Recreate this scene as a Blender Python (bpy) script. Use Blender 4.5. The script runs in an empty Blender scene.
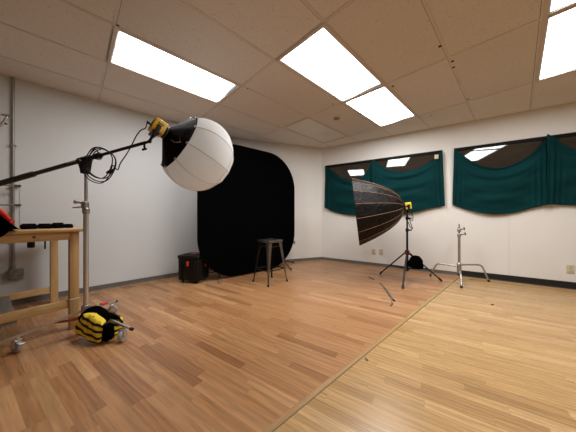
import bpy, bmesh, math, random
from mathutils import Vector, Matrix
random.seed(7)
V = Vector
PI = math.pi
SC = bpy.context.scene
COL = SC.collection

# ------------------------------------------------------------------ measures
H = 1.02            # lens height above the floor
F = 222.0           # focal length in pixels of the 576 wide frame
ZC = 2.60           # ceiling height
UP = V((0, 0, 1))
_n = math.hypot(230, 222)
G1 = V((230/_n, 222/_n, 0))          # ceiling grid, long way (parallel to the left wall)
G2 = V((-222/_n, 230/_n, 0))         # ceiling grid, across
RW = V((0.8346, -0.551, 0)).normalized()   # along the window wall, away from the corner
RN = V((RW.y, -RW.x, 0))             # its normal, into the room
if RN.y > 0: RN = -RN


def W(px, py, Y):
    """point at depth Y seen at pixel"""
    return V(((px-288)/F*Y, Y, H-(py-216)/F*Y))


def FL(px, py, z=0.0):
    Y = F*(H-z)/(py-216)
    return V(((px-288)/F*Y, Y, z))


def GR(a, b, z=ZC):
    p = G1*a + G2*b
    return V((p.x, p.y, z))


C1 = GR(2.33, 4.0, 0)
C2 = V((0.79, 5.20, 0))
LE = GR(-3.6, 4.0, 0)
RE = C2 + RW*7.6
POLY = [LE, C1, C2, RE, V((6.2, -4.6, 0)), V((-3.6, -4.6, 0))]   # clockwise from above


def onwall(px, py, out=0.0):
    """pixel -> (s, z) on the window wall, at a distance 'out' in front of it"""
    d = V(((px-288)/F, 1.0, -(py-216)/F))
    o = V((0, 0, H))
    p0 = C2 + RN*out
    t = (p0-o).dot(RN)/d.dot(RN)
    p = o + d*t
    return (p-C2).dot(RW), p.z


def RWP(s, z, out=0.0):
    p = C2 + RW*s + RN*out
    return V((p.x, p.y, z))


# ------------------------------------------------------------------ mesh builder
class MB:
    def __init__(self):
        self.v, self.f = [], []

    def add(self, vs, fs):
        b = len(self.v)
        self.v += [V(p) for p in vs]
        self.f += [tuple(b+i for i in f) for f in fs]
        return self

    def box(self, c, size, ax=None):
        ux, uy, uz = ax or (V((1, 0, 0)), V((0, 1, 0)), UP)
        c = V(c); a, b, d = size[0]/2, size[1]/2, size[2]/2
        vs = [c+ux*(sx*a)+uy*(sy*b)+uz*(sz*d) for sz in (-1, 1) for sy in (-1, 1) for sx in (-1, 1)]
        fs = [(0, 2, 3, 1), (4, 5, 7, 6), (0, 1, 5, 4), (2, 6, 7, 3), (0, 4, 6, 2), (1, 3, 7, 5)]
        if ux.cross(uy).dot(uz) < 0: fs = [f[::-1] for f in fs]
        return self.add(vs, fs)

    def rbox(self, c, size, r=0.01, ax=None, n=3):
        """box with rounded edges"""
        ux, uy, uz = ax or (V((1, 0, 0)), V((0, 1, 0)), UP)
        bm = bmesh.new()
        bmesh.ops.create_cube(bm, size=1.0)
        for v in bm.verts: v.co = V((v.co.x*size[0], v.co.y*size[1], v.co.z*size[2]))
        r = min(r, min(size)*0.49)
        bmesh.ops.bevel(bm, geom=list(bm.edges), offset=r, segments=n, affect='EDGES', profile=0.5)
        bm.verts.index_update()
        c = V(c)
        self.add([c+ux*v.co.x+uy*v.co.y+uz*v.co.z for v in bm.verts], [tuple(v.index for v in f.verts) for f in bm.faces])
        bm.free()
        return self

    def tube(self, pts, r, seg=10, closed=False, flat=1.0):
        pts = [V(p) for p in pts]
        n = len(pts)
        rs = r if isinstance(r, (list, tuple)) else [r]*n
        tang = []
        for i in range(n):
            if closed: t = pts[(i+1) % n]-pts[i-1]
            else: t = pts[min(i+1, n-1)]-pts[max(i-1, 0)]
            tang.append(t.normalized())
        ref = UP if abs(tang[0].z) < 0.9 else V((1, 0, 0))
        x = tang[0].cross(ref).normalized()
        vs = []
        for i in range(n):
            x = (x-tang[i]*x.dot(tang[i])).normalized()
            y = tang[i].cross(x)
            for k in range(seg):
                a = 2*PI*k/seg
                vs.append(pts[i]+x*(math.cos(a)*rs[i])+y*(math.sin(a)*rs[i]*flat))
        fs = []
        m = n if closed else n-1
        for i in range(m):
            j = (i+1) % n
            for k in range(seg):
                l = (k+1) % seg
                fs.append((i*seg+k, i*seg+l, j*seg+l, j*seg+k))
        if not closed:
            fs.append(tuple(range(seg))[::-1]); fs.append(tuple((n-1)*seg+k for k in range(seg)))
        return self.add(vs, fs)

    def lathe(self, prof, o, axis=UP, seg=24, cap=True):
        axis = V(axis).normalized(); o = V(o)
        ref = V((1, 0, 0)) if abs(axis.x) < 0.9 else V((0, 1, 0))
        x = axis.cross(ref).normalized(); y = axis.cross(x)
        vs = [o+axis*h+x*(math.cos(2*PI*k/seg)*r)+y*(math.sin(2*PI*k/seg)*r) for r, h in prof for k in range(seg)]
        fs = []
        for i in range(len(prof)-1):
            for k in range(seg):
                l = (k+1) % seg
                fs.append((i*seg+k, i*seg+l, (i+1)*seg+l, (i+1)*seg+k))
        if cap:
            fs.append(tuple(range(seg))[::-1]); fs.append(tuple((len(prof)-1)*seg+k for k in range(seg)))
        return self.add(vs, fs)

    def cyl(self, a, b, r, seg=14):
        return self.tube([a, b], r, seg)

    def ball(self, c, r, seg=16, ax=None, sc=(1, 1, 1), e=1.0):
        ux, uy, uz = ax or (V((1, 0, 0)), V((0, 1, 0)), UP)
        c = V(c)
        sp = lambda t: math.copysign(abs(t)**e, t)
        rings = seg//2
        vs = []
        for i in range(rings+1):
            th = -PI/2+PI*i/rings
            for k in range(seg):
                ph = 2*PI*k/seg
                x = sp(math.cos(th))*sp(math.cos(ph)); y = sp(math.cos(th))*sp(math.sin(ph)); z = sp(math.sin(th))
                vs.append(c+ux*(x*r*sc[0])+uy*(y*r*sc[1])+uz*(z*r*sc[2]))
        fs = [(i*seg+k, i*seg+(k+1) % seg, (i+1)*seg+(k+1) % seg, (i+1)*seg+k) for i in range(rings) for k in range(seg)]
        return self.add(vs, fs)

    def grid(self, nu, nv, fn, closed=False):
        m = nu if closed else nu+1
        vs = [fn(i/nu, j/nv) for j in range(nv+1) for i in range(m)]
        fs = []
        for j in range(nv):
            for i in range(nu):
                k = (i+1) % m
                fs.append((j*m+i, j*m+k, (j+1)*m+k, (j+1)*m+i))
        return self.add(vs, fs)

    def prism(self, pts, d):
        n = len(pts); d = V(d)
        pts = [V(p) for p in pts]
        vs = pts+[p+d for p in pts]
        fs = [tuple(range(n))[::-1], tuple(range(n, 2*n))]
        fs += [(i, (i+1) % n, n+(i+1) % n, n+i) for i in range(n)]
        return self.add(vs, fs)


def root_loc(o):
    while o.parent: o = o.parent
    return o.location


def obj(name, mb, mat, parent=None, label=None, cat=None, group=None, kind=None, smooth=40, bevel=0, solid=0, merge=True):
    me = bpy.data.meshes.new(name)
    if parent is not None: off = V(root_loc(parent))
    else:
        lo = [min(p[i] for p in mb.v) for i in range(3)]; hi = [max(p[i] for p in mb.v) for i in range(3)]
        off = V(((lo[0]+hi[0])/2, (lo[1]+hi[1])/2, lo[2]))
    me.from_pydata([tuple(p-off) for p in mb.v], [], mb.f)
    bm = bmesh.new(); bm.from_mesh(me)
    if merge: bmesh.ops.remove_doubles(bm, verts=list(bm.verts), dist=1e-6)
    bmesh.ops.recalc_face_normals(bm, faces=list(bm.faces))
    bm.to_mesh(me); bm.free()
    me.update()
    if smooth:
        me.shade_smooth(); me.set_sharp_from_angle(angle=math.radians(smooth))
    me.materials.append(mat)
    o = bpy.data.objects.new(name, me); COL.objects.link(o)
    if parent is None: o.location = off
    elif parent.parent is None: o.parent = parent
    else: o.parent = parent
    if label: o['label'] = label
    if cat: o['category'] = cat
    if group: o['group'] = group
    if kind: o['kind'] = kind
    if solid:
        m = o.modifiers.new('s', 'SOLIDIFY'); m.thickness = solid; m.offset = 0
    if bevel:
        m = o.modifiers.new('b', 'BEVEL'); m.width = bevel; m.segments = 2; m.limit_method = 'ANGLE'
    return o


def thing(name, label, cat, loc, group=None):
    o = bpy.data.objects.new(name, None); COL.objects.link(o)
    o.location = V(loc); o.empty_display_size = 0.1
    o['label'] = label; o['category'] = cat
    if group: o['group'] = group
    return o


def struct(name, mb, mat, parent=None, **k):
    return obj(name, mb, mat, parent, kind='structure', **k)


def copy_thing(r, loc, label):
    n = r.copy(); COL.objects.link(n); n.location = loc; n['label'] = label
    for ch in list(r.children):
        c = ch.copy(); COL.objects.link(c); c.parent = n
        for g in list(ch.children):
            d = g.copy(); COL.objects.link(d); d.parent = c
    return n


def smooth_pts(pts, n=8, closed=False):
    pts = [V(p) for p in pts]; out = []
    N = len(pts)
    rng = range(N) if closed else range(N-1)
    for i in rng:
        if closed: p0, p1, p2, p3 = pts[i-1], pts[i], pts[(i+1) % N], pts[(i+2) % N]
        else: p0, p1, p2, p3 = pts[max(i-1, 0)], pts[i], pts[i+1], pts[min(i+2, N-1)]
        for k in range(n):
            t = k/n
            out.append(0.5*((2*p1)+(p2-p0)*t+(2*p0-5*p1+4*p2-p3)*t*t+(3*p1-p0-3*p2+p3)*t**3))
    if not closed: out.append(pts[-1])
    return out


# ------------------------------------------------------------------ materials
class NT:
    def __init__(self, name):
        self.m = bpy.data.materials.new(name); self.m.use_nodes = True
        self.t = self.m.node_tree; self.t.nodes.clear()
        self.out = self.t.nodes.new('ShaderNodeOutputMaterial')

    def n(self, typ, ins=None, **props):
        nd = self.t.nodes.new('ShaderNode'+typ)
        for k, v in props.items(): setattr(nd, k, v)
        for k, v in (ins or {}).items():
            s = nd.inputs[k]
            if isinstance(v, bpy.types.NodeSocket): self.t.links.new(v, s)
            else: s.default_value = v
        return nd

    def math(self, op, a, b=0.0, c=0.0):
        nd = self.n('Math', {0: a, 1: b, 2: c}, operation=op)
        return nd.outputs[0]

    def dot(self, vec, d):
        return self.n('VectorMath', {0: vec, 1: tuple(d)}, operation='DOT_PRODUCT').outputs['Value']

    def ramp(self, fac, stops):
        nd = self.n('ValToRGB', {0: fac})
        el = nd.color_ramp.elements
        while len(el) < len(stops): el.new(0.5)
        for e, (p, c) in zip(el, stops):
            e.position = p; e.color = (*c, 1) if len(c) == 3 else c
        return nd.outputs[0]

    def mix(self, fac, a, b, mode='MIX'):
        nd = self.n('Mix', data_type='RGBA', blend_type=mode)
        for k, v in ((0, fac), (6, a), (7, b)):
            if isinstance(v, bpy.types.NodeSocket): self.t.links.new(v, nd.inputs[k])
            else: nd.inputs[k].default_value = v if not isinstance(v, tuple) or len(v) == 4 else (*v, 1)
        return nd.outputs[2]

    def pri(self, **ins):
        p = self.n('BsdfPrincipled', {k.replace('_', ' '): v for k, v in ins.items()})
        self.t.links.new(p.outputs[0], self.out.inputs[0])
        return p

    def obj(self): return self.n('TexCoord').outputs['Object']
    def pos(self): return self.n('NewGeometry').outputs['Position']


def c4(c): return (*c, 1.0)


def mat(name, col, rough=0.5, metal=0.0, var=0.08, vscale=12, bump=0.0, bscale=60, spec=0.5, sheen=0.0, coat=0.0):
    t = NT(name)
    co = t.obj()
    nz = t.n('TexNoise', {'Vector': co, 'Scale': vscale, 'Detail': 3.0})
    d = tuple(max(0, x*(1-var)) for x in col); l = tuple(min(1, x*(1+var)) for x in col)
    c = t.ramp(nz.outputs[0], [(0.3, d), (0.7, l)])
    p = t.pri(Base_Color=c, Roughness=rough, Metallic=metal, Specular_IOR_Level=spec, Coat_Weight=coat)
    if sheen: p.inputs['Sheen Weight'].default_value = sheen
    if bump:
        b = t.n('TexNoise', {'Vector': co, 'Scale': bscale, 'Detail': 4.0})
        bp = t.n('Bump', {'Height': b.outputs[0], 'Strength': bump, 'Distance': 0.01})
        t.t.links.new(bp.outputs[0], p.inputs['Normal'])
    return t.m


def floor_mat(name, c_dark, c_mid, c_light, c_red, rough=0.3):
    """three-strip laminate: strips along the window wall"""
    t = NT(name)
    pos = t.pos()
    u = t.dot(pos, RW); v = t.dot(pos, RN)
    wv = 0.066
    vr = t.math('DIVIDE', v, wv); row = t.math('FLOOR', vr)
    rnd = t.n('TexWhiteNoise', {'W': row}, noise_dimensions='1D').outputs[0]
    L = t.math('MULTIPLY_ADD', rnd, 0.25, 0.50)
    ur = t.math('ADD', t.math('DIVIDE', u, L), t.math('MULTIPLY', rnd, 37.0))
    cell = t.math('FLOOR', ur)
    idv = t.n('CombineXYZ', {0: row, 1: cell, 2: 0.0}).outputs[0]
    cid = t.n('TexWhiteNoise', {'Vector': idv}, noise_dimensions='3D')
    cr = cid.outputs[0]
    # grain: stretched noise in strip space, shifted per strip
    gu = t.math('MULTIPLY', u, 2.2); gv = t.math('MULTIPLY', v, 34.0)
    gvec = t.n('CombineXYZ', {0: gu, 1: gv, 2: t.math('MULTIPLY', cr, 60.0)}).outputs[0]
    g = t.n('TexNoise', {'Vector': gvec, 'Scale': 1.0, 'Detail': 5.0, 'Roughness': 0.6, 'Distortion': 0.8}).outputs[0]
    fv = t.n('CombineXYZ', {0: t.math('MULTIPLY', u, 5.0), 1: t.math('MULTIPLY', v, 190.0), 2: t.math('MULTIPLY', cr, 60.0)}).outputs[0]
    g2 = t.n('TexNoise', {'Vector': fv, 'Scale': 1.0, 'Detail': 3.0}).outputs[0]
    # cathedral figure on some strips
    wv_ = t.n('CombineXYZ', {0: t.math('MULTIPLY', u, 1.3), 1: t.math('MULTIPLY', v, 9.0), 2: t.math('MULTIPLY', cr, 30.0)}).outputs[0]
    g3 = t.n('TexWave', {'Vector': wv_, 'Scale': 1.6, 'Distortion': 6.0, 'Detail': 2.0, 'Detail Scale': 1.2}, wave_type='RINGS').outputs['Fac']
    base = t.ramp(cr, [(0.0, c_dark), (0.16, c_red), (0.45, c_mid), (0.8, c_mid), (1.0, c_light)])
    k = t.math('MULTIPLY_ADD', g, 0.8, 0.60)
    k = t.math('MULTIPLY', k, t.math("MULTIPLY_ADD", g2, 0.16, 0.92))
    k = t.math('MULTIPLY', k, t.math('MULTIPLY_ADD', g3, 0.22, 0.89))
    # joints
    fvv = t.math('FRACT', vr); fuu = t.math('FRACT', ur)
    ev = t.math('MINIMUM', fvv, t.math('SUBTRACT', 1.0, fvv))
    eu = t.math('MULTIPLY', t.math('MINIMUM', fuu, t.math('SUBTRACT', 1.0, fuu)), 8.5)
    e = t.math('MINIMUM', ev, eu)
    j = t.n('MapRange', {'Value': e, 'From Min': 0.0, 'From Max': 0.022, 'To Min': 0.78, 'To Max': 1.0}).outputs[0]
    k = t.math('MULTIPLY', k, j)
    kc = t.n('CombineColor', {0: k, 1: k, 2: k}).outputs[0]
    c = t.mix(1.0, base, kc, 'MULTIPLY')
    r = t.math('MULTIPLY_ADD', g2, 0.16, rough-0.08)
    p = t.pri(Base_Color=c, Roughness=r, Specular_IOR_Level=0.45)
    bp = t.n('Bump', {'Height': t.math('ADD', t.math('MULTIPLY', g2, 0.12), j), 'Strength': 0.12, 'Distance': 0.002})
    t.t.links.new(bp.outputs[0], p.inputs['Normal'])
    return t.m


def ceiling_mat():
    t = NT('ceiling_tile')
    pos = t.pos()
    a = t.dot(pos, G1); b = t.dot(pos, G2)
    ar = t.math('DIVIDE', t.math('SUBTRACT', a, 0.24), 1.225)
    br = t.math('DIVIDE', t.math('SUBTRACT', b, 0.48), 0.613)
    idv = t.n('CombineXYZ', {0: t.math('FLOOR', ar), 1: t.math('FLOOR', br), 2: 3.0}).outputs[0]
    w = t.n('TexWhiteNoise', {'Vector': idv}, noise_dimensions='3D').outputs[0]
    p1 = t.n('TexNoise', {'Vector': pos, 'Scale': 48.0, 'Detail': 2.0, 'Roughness': 0.6}).outputs[0]
    pit = t.n('MapRange', {'Value': p1, 'From Min': 0.30, 'From Max': 0.40, 'To Min': 0.80, 'To Max': 1.0}).outputs[0]
    st = t.n('TexNoise', {'Vector': pos, 'Scale': 0.9, 'Detail': 4.0}).outputs[0]
    k = t.math('MULTIPLY', pit, t.math('MULTIPLY_ADD', w, 0.09, 0.93))
    k = t.math('MULTIPLY', k, t.math('MULTIPLY_ADD', st, 0.12, 0.94))
    kc = t.n('CombineColor', {0: k, 1: k, 2: k}).outputs[0]
    c = t.mix(1.0, (0.76, 0.72, 0.675, 1), kc, 'MULTIPLY')
    p = t.pri(Base_Color=c, Roughness=0.95, Specular_IOR_Level=0.1)
    bp = t.n('Bump', {'Height': p1, 'Strength': 0.35, 'Distance': 0.006})
    t.t.links.new(bp.outputs[0], p.inputs['Normal'])
    return t.m


def emit_mat(name, col, s, streak=False):
    t = NT(name)
    co = t.obj()
    a = t.dot(co, G1); b = t.dot(co, G2)
    # fluorescent tubes behind a prismatic lens: brighter above each tube, duller towards the ends
    end = t.n('MapRange', {'Value': t.math('ADD', a, t.math('MULTIPLY', t.math('SINE', t.math('MULTIPLY', b, 9.0)), -0.03)), 'From Min': 0.515, 'From Max': 0.575, 'To Min': 1.0, 'To Max': 0.035}).outputs[0]
    tb = t.math('MULTIPLY_ADD', t.math('COSINE', t.math('MULTIPLY', b, 2*PI/0.28)), -0.18, 0.9)
    k = t.math('MULTIPLY', end, tb)
    ea = t.n('MapRange', {'Value': t.math('ABSOLUTE', a), 'From Min': 0.562, 'From Max': 0.574, 'To Min': 1.0, 'To Max': 0.03}).outputs[0]
    eb = t.n('MapRange', {'Value': t.math('ABSOLUTE', b), 'From Min': 0.256, 'From Max': 0.268, 'To Min': 1.0, 'To Max': 0.03}).outputs[0]
    k = t.math('MULTIPLY', k, t.math('MINIMUM', ea, eb))
    e = t.n('Emission', {'Color': c4(col), 'Strength': t.math('MULTIPLY', k, s)})
    t.t.links.new(e.outputs[0], t.out.inputs[0])
    return t.m


def glass_mat():
    t = NT('dark_window_glass')
    nz = t.n('TexNoise', {'Vector': t.pos(), 'Scale': 1.2, 'Detail': 2.0})
    c = t.ramp(nz.outputs[0], [(0.3, (0.018, 0.017, 0.015)), (0.7, (0.03, 0.027, 0.023))])
    t.pri(Base_Color=c, Roughness=0.03, Specular_IOR_Level=0.9, Coat_Weight=0.4, Coat_Roughness=0.02)
    return t.m


def stripe_mat():
    """yellow sandbag cloth with black bands"""
    t = NT('sandbag_stripes')
    co = t.pos()
    z = t.n('SeparateXYZ', {0: co}).outputs[2]; y = t.dot(co, (0.25, -0.2, 0.0))
    nz = t.n('TexNoise', {'Vector': co, 'Scale': 9.0}).outputs[0]
    ph = t.math('ADD', t.math('MULTIPLY_ADD', nz, 0.02, z), y)
    s = t.math('SINE', t.math('MULTIPLY', ph, 2*PI/0.043))
    m = t.n('MapRange', {'Value': s, 'From Min': -0.28, 'From Max': -0.12}).outputs[0]
    c = t.mix(m, (0.006, 0.006, 0.006, 1), (0.80, 0.60, 0.03, 1))
    p = t.pri(Base_Color=c, Roughness=0.75)
    b = t.n('TexNoise', {'Vector': co, 'Scale': 28.0, 'Detail': 3.0})
    bp = t.n('Bump', {'Height': b.outputs[0], 'Strength': 0.5, 'Distance': 0.02})
    t.t.links.new(bp.outputs[0], p.inputs['Normal'])
    return t.m


def fabric_mat(name, col, rough=0.85, wr=0.4, wscale=6.0, spec=0.3, sheen=0.0):
    t = NT(name)
    co = t.obj()
    nz = t.n('TexNoise', {'Vector': co, 'Scale': 3.0, 'Detail': 3.0}).outputs[0]
    c = t.ramp(nz, [(0.3, tuple(x*0.85 for x in col)), (0.7, tuple(min(1, x*1.12) for x in col))])
    p = t.pri(Base_Color=c, Roughness=rough, Specular_IOR_Level=spec)
    if sheen: p.inputs['Sheen Weight'].default_value = sheen
    w1 = t.n('TexNoise', {'Vector': co, 'Scale': wscale, 'Detail': 4.0, 'Distortion': 0.6}).outputs[0]
    bp = t.n('Bump', {'Height': w1, 'Strength': wr, 'Distance': 0.03})
    t.t.links.new(bp.outputs[0], p.inputs['Normal'])
    return t.m


def globe_mat(name):
    t = NT(name)
    nz = t.n('TexNoise', {'Vector': t.obj(), 'Scale': 5.0, 'Detail': 3.0}).outputs[0]
    c = t.ramp(nz, [(0.3, (0.86, 0.88, 0.89)), (0.7, (0.92, 0.93, 0.93))])
    d = t.n('BsdfDiffuse', {'Color': c}); tr = t.n('BsdfTranslucent', {'Color': c})
    m = t.n('MixShader', {0: 0.40, 1: d.outputs[0], 2: tr.outputs[0]})
    t.t.links.new(m.outputs[0], t.out.inputs[0])
    return t.m


def wood_mat(name, c1, c2, along=(1, 0, 0)):
    t = NT(name)
    co = t.pos()
    al = V(along).normalized()
    u = t.dot(co, al)
    sub = t.n('VectorMath', {0: co, 1: t.n('VectorMath', {0: tuple(al), 'Scale': t.math('MULTIPLY', u, 0.94)}, operation='SCALE').outputs[0]}, operation='SUBTRACT').outputs[0]
    g = t.n('TexNoise', {'Vector': sub, 'Scale': 38.0, 'Detail': 5.0, 'Distortion': 0.7}).outputs[0]
    c = t.ramp(g, [(0.3, c1), (0.65, c2)])
    p = t.pri(Base_Color=c, Roughness=0.5)
    bp = t.n('Bump', {'Height': g, 'Strength': 0.1, 'Distance': 0.003})
    t.t.links.new(bp.outputs[0], p.inputs['Normal'])
    return t.m


M = {}
M['floor_l'] = floor_mat('laminate_red_oak', (0.28, 0.130, 0.055), (0.41, 0.212, 0.094), (0.49, 0.275, 0.132), (0.37, 0.178, 0.077))
M['floor_r'] = floor_mat('laminate_yellow_oak', (0.37, 0.22, 0.092), (0.47, 0.29, 0.125), (0.54, 0.35, 0.165), (0.43, 0.255, 0.11), 0.27)
M['ceil'] = ceiling_mat()
M['tbar'] = mat('ceiling_bar', (0.68, 0.625, 0.57), 0.7, var=0.1, vscale=3)
M['gap'] = mat('ceiling_gap', (0.02, 0.015, 0.012), 0.9)
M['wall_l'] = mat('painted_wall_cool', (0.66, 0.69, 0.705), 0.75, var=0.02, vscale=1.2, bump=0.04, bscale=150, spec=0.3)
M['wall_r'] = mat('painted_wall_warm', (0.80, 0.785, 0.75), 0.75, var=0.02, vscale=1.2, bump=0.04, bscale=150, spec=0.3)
M['base_grey'] = mat('grey_vinyl_base', (0.13, 0.115, 0.095), 0.5, var=0.1)
M['base_black'] = mat('black_vinyl_base', (0.012, 0.011, 0.010), 0.45, var=0.1)
M['seam'] = wood_mat('threshold_strip', (0.33, 0.185, 0.07), (0.43, 0.255, 0.105), G1)
M['tape'] = mat('pale_tape', (0.36, 0.31, 0.13), 0.6, var=0.15, vscale=25)
M['lens'] = emit_mat('light_lens', (1.0, 0.985, 0.965), 12.0)
M['lens_off'] = mat('unlit_lens', (0.70, 0.70, 0.62), 0.35, var=0.05, vscale=3)
M['fix'] = mat('fixture_frame', (0.62, 0.56, 0.50), 0.5, var=0.04)
M['glass'] = glass_mat()
M['frame'] = mat('dark_window_frame', (0.004, 0.004, 0.0035), 0.6, spec=0.15)
M['teal'] = fabric_mat('teal_cloth', (0.0008, 0.031, 0.034), 0.85, 0.12, 4.0, 0.12)
M['black_cloth'] = fabric_mat('black_backdrop_cloth', (0.0012, 0.0012, 0.0013), 0.95, 0.15, 2.0, 0.02)
M['black_nylon'] = fabric_mat('black_nylon', (0.0030, 0.0030, 0.0031), 0.52, 0.8, 9.0, 0.22)
M['black_skirt'] = fabric_mat('black_skirt_nylon', (0.0022, 0.0022, 0.0025), 0.75, 0.3, 9.0, 0.06)
M['white_dif'] = globe_mat('globe_cloth'); M['white_flat'] = fabric_mat('white_diffuser_cloth', (0.84, 0.88, 0.91), 0.8, 0.10, 7.0, 0.2)
M['seamgrey'] = mat('diffuser_seam', (0.52, 0.50, 0.46), 0.8)
M['orange'] = mat('orange_piping', (0.42, 0.19, 0.09), 0.6)
M['chrome'] = mat('chrome', (0.68, 0.68, 0.67), 0.3, 0.85, var=0.05)
M['steel'] = mat('satin_steel', (0.46, 0.45, 0.43), 0.36, 0.85, var=0.08)
M['gun'] = mat('gunmetal', (0.20, 0.185, 0.165), 0.36, 1.0, var=0.18, vscale=9)
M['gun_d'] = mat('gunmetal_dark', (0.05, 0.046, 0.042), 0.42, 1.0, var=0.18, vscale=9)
M['black'] = mat('black_plastic', (0.0035, 0.0035, 0.0035), 0.45, var=0.2, spec=0.3)
M['black_m'] = mat('black_metal', (0.006, 0.006, 0.006), 0.4, 0.0, var=0.2, spec=0.35)
M['rubber'] = mat('black_rubber', (0.012, 0.012, 0.012), 0.7)
M['yellow'] = mat('yellow_paint', (0.78, 0.48, 0.012), 0.38, var=0.05)
M['yellow_hot'] = mat('yellow_paint_bright', (0.85, 0.60, 0.03), 0.4, var=0.05)
M['red'] = mat('red_plastic', (0.62, 0.035, 0.022), 0.45)
M['redcloth'] = fabric_mat('red_lining', (0.80, 0.055, 0.045), 0.7, 0.4, 10)
M['orange_strap'] = mat('orange_strap', (0.52, 0.15, 0.03), 0.7)
M['pine'] = wood_mat('pine', (0.44, 0.265, 0.105), (0.58, 0.375, 0.165), G1)
M['pine_v'] = wood_mat('pine_upright', (0.42, 0.25, 0.095), (0.56, 0.355, 0.155), (0, 0, 1))
M['greywood'] = wood_mat('grey_board', (0.22, 0.21, 0.19), (0.33, 0.31, 0.28), G2)
M['conduit'] = mat('grey_conduit', (0.30, 0.30, 0.28), 0.4, 0.5, var=0.1)
M['boxgrey'] = mat('grey_box', (0.25, 0.24, 0.215), 0.5, 0.3, var=0.3, vscale=30)
M['almond'] = mat('almond_plate', (0.62, 0.55, 0.40), 0.4)
M['slot'] = mat('dark_slot', (0.03, 0.03, 0.03), 0.6)
M['white_p'] = mat('white_plastic', (0.82, 0.80, 0.75), 0.4)
M['print'] = mat('white_print', (0.75, 0.75, 0.74), 0.6)
M['stripes'] = stripe_mat()
M['tan_tag'] = mat('tan_clip', (0.60, 0.50, 0.32), 0.6)
M['teal_tie'] = mat('grey_teal_tie', (0.09, 0.12, 0.115), 0.6)
M['knot'] = mat('wood_knot', (0.10, 0.035, 0.015), 0.6)

# ------------------------------------------------------------------ room shell
seamA, seamB = V((-0.10, 1.05, 0)), V((2.93, 3.79, 0))
SD = (seamB-seamA).normalized(); SN = V((-SD.y, SD.x, 0))


def clip(poly, p0, n):
    out = []
    for i in range(len(poly)):
        a, b = poly[i], poly[(i+1) % len(poly)]
        da, db = (a-p0).dot(n), (b-p0).dot(n)
        if da >= 0: out.append(a)
        if da*db < 0: out.append(a+(b-a)*(da/(da-db)))
    return out


struct('floor', MB().prism([p+V((0, 0, -0.1)) for p in clip(POLY, seamA, SN)], (0, 0, 0.1)), M['floor_l'], smooth=0)
struct('floor_right', MB().prism([p+V((0, 0, -0.1)) for p in clip(POLY, seamA, -SN)], (0, 0, 0.1)), M['floor_r'], smooth=0)
struct('ceiling', MB().prism([p+V((0, 0, ZC)) for p in POLY], (0, 0, 0.1)), M['ceil'], smooth=0)


def wall(name, a, b, m):
    d = (b-a).normalized(); n = V((-d.y, d.x, 0))
    struct(name, MB().prism([a, b, b+n*0.12, a+n*0.12], (0, 0, ZC)), m, smooth=0)


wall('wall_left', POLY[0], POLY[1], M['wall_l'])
wall('wall_back', POLY[1], POLY[2], M['wall_r'])
wall('wall_right', POLY[2], POLY[3], M['wall_r'])
wall('wall_far_right', POLY[3], POLY[4], M['wall_r'])
wall('wall_behind', POLY[4], POLY[5], M['wall_r'])
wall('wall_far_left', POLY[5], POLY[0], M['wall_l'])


def baseboard(name, a, b, h, m, th=0.012):
    d = (b-a).normalized(); n = V((d.y, -d.x, 0))
    L = (b-a).length
    # cove profile with a small toe
    prof = [(0.0, 0.0), (th+0.008, 0.0), (th+0.003, 0.006), (th, 0.016), (th, h-0.004), (th-0.004, h), (0.0, h)]
    struct(name, MB().prism([a+n*x+UP*z for x, z in prof], d*L), m)


baseboard('baseboard_left', POLY[0], POLY[1], 0.07, M['base_grey'])
baseboard('baseboard_back', POLY[1], POLY[2], 0.062, M['base_grey'])
s_seam = (seamB-C2).dot(RW)
baseboard('baseboard_right', C2, C2+RW*(s_seam-0.03), 0.062, M['base_grey'])
baseboard('baseboard_right_black', C2+RW*(s_seam-0.03), POLY[3], 0.098, M['base_black'])

# floor joint strip, tape and painted shadow line
a = seamA-SD*4.0; b = seamB-SD*0.03
struct('trim_1', MB().prism([a+SN*0.017+UP*0, a+SN*0.012+UP*0.004, a-SN*0.012+UP*0.004, a-SN*0.017+UP*0], b-a), M['seam'], smooth=0)
t0 = seamA+SD*1.75; t1 = seamB-SD*0.6
struct('trim_2', MB().prism([t0+SN*0.002+UP*0.0041, t0-SN*0.0115+UP*0.0041, t0-SN*0.0115+UP*0.0052, t0+SN*0.002+UP*0.0052], t1-t0), M['tape'], smooth=0)
t0 = seamA-SD*0.5; t1 = seamB-SD*0.05
struct('trim_shadow_line', MB().prism([t0-SN*0.017+UP*0.0, t0-SN*0.021+UP*0.0, t0-SN*0.021+UP*0.001, t0-SN*0.017+UP*0.001], t1-t0), mat('joint_shadow', (0.09, 0.07, 0.03), 0.8), smooth=0)  # thin dark strip: the joint's shadow line painted in as colour

# panel joint in the window wall below the second window
s_, z_ = onwall(509, 240)
struct('trim_4', MB().box(RWP(s_, 0.62, 0.001), (0.004, 0.002, 1.04), (RW, RN, UP)), mat('wall_joint', (0.62, 0.60, 0.55), 0.8), smooth=0)


# ceiling bars
def clip_line(p, d):
    lo, hi = -50.0, 50.0
    for i in range(len(POLY)):
        a, b = POLY[i], POLY[(i+1) % len(POLY)]
        e = b-a; n = V((e.y, -e.x, 0))      # inward for a clockwise polygon
        den = n.dot(d); num = n.dot(a-p)
        if abs(den) < 1e-9:
            continue
        t = num/den
        if den > 0: lo = max(lo, t)
        else: hi = min(hi, t)
    return lo, hi


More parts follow.
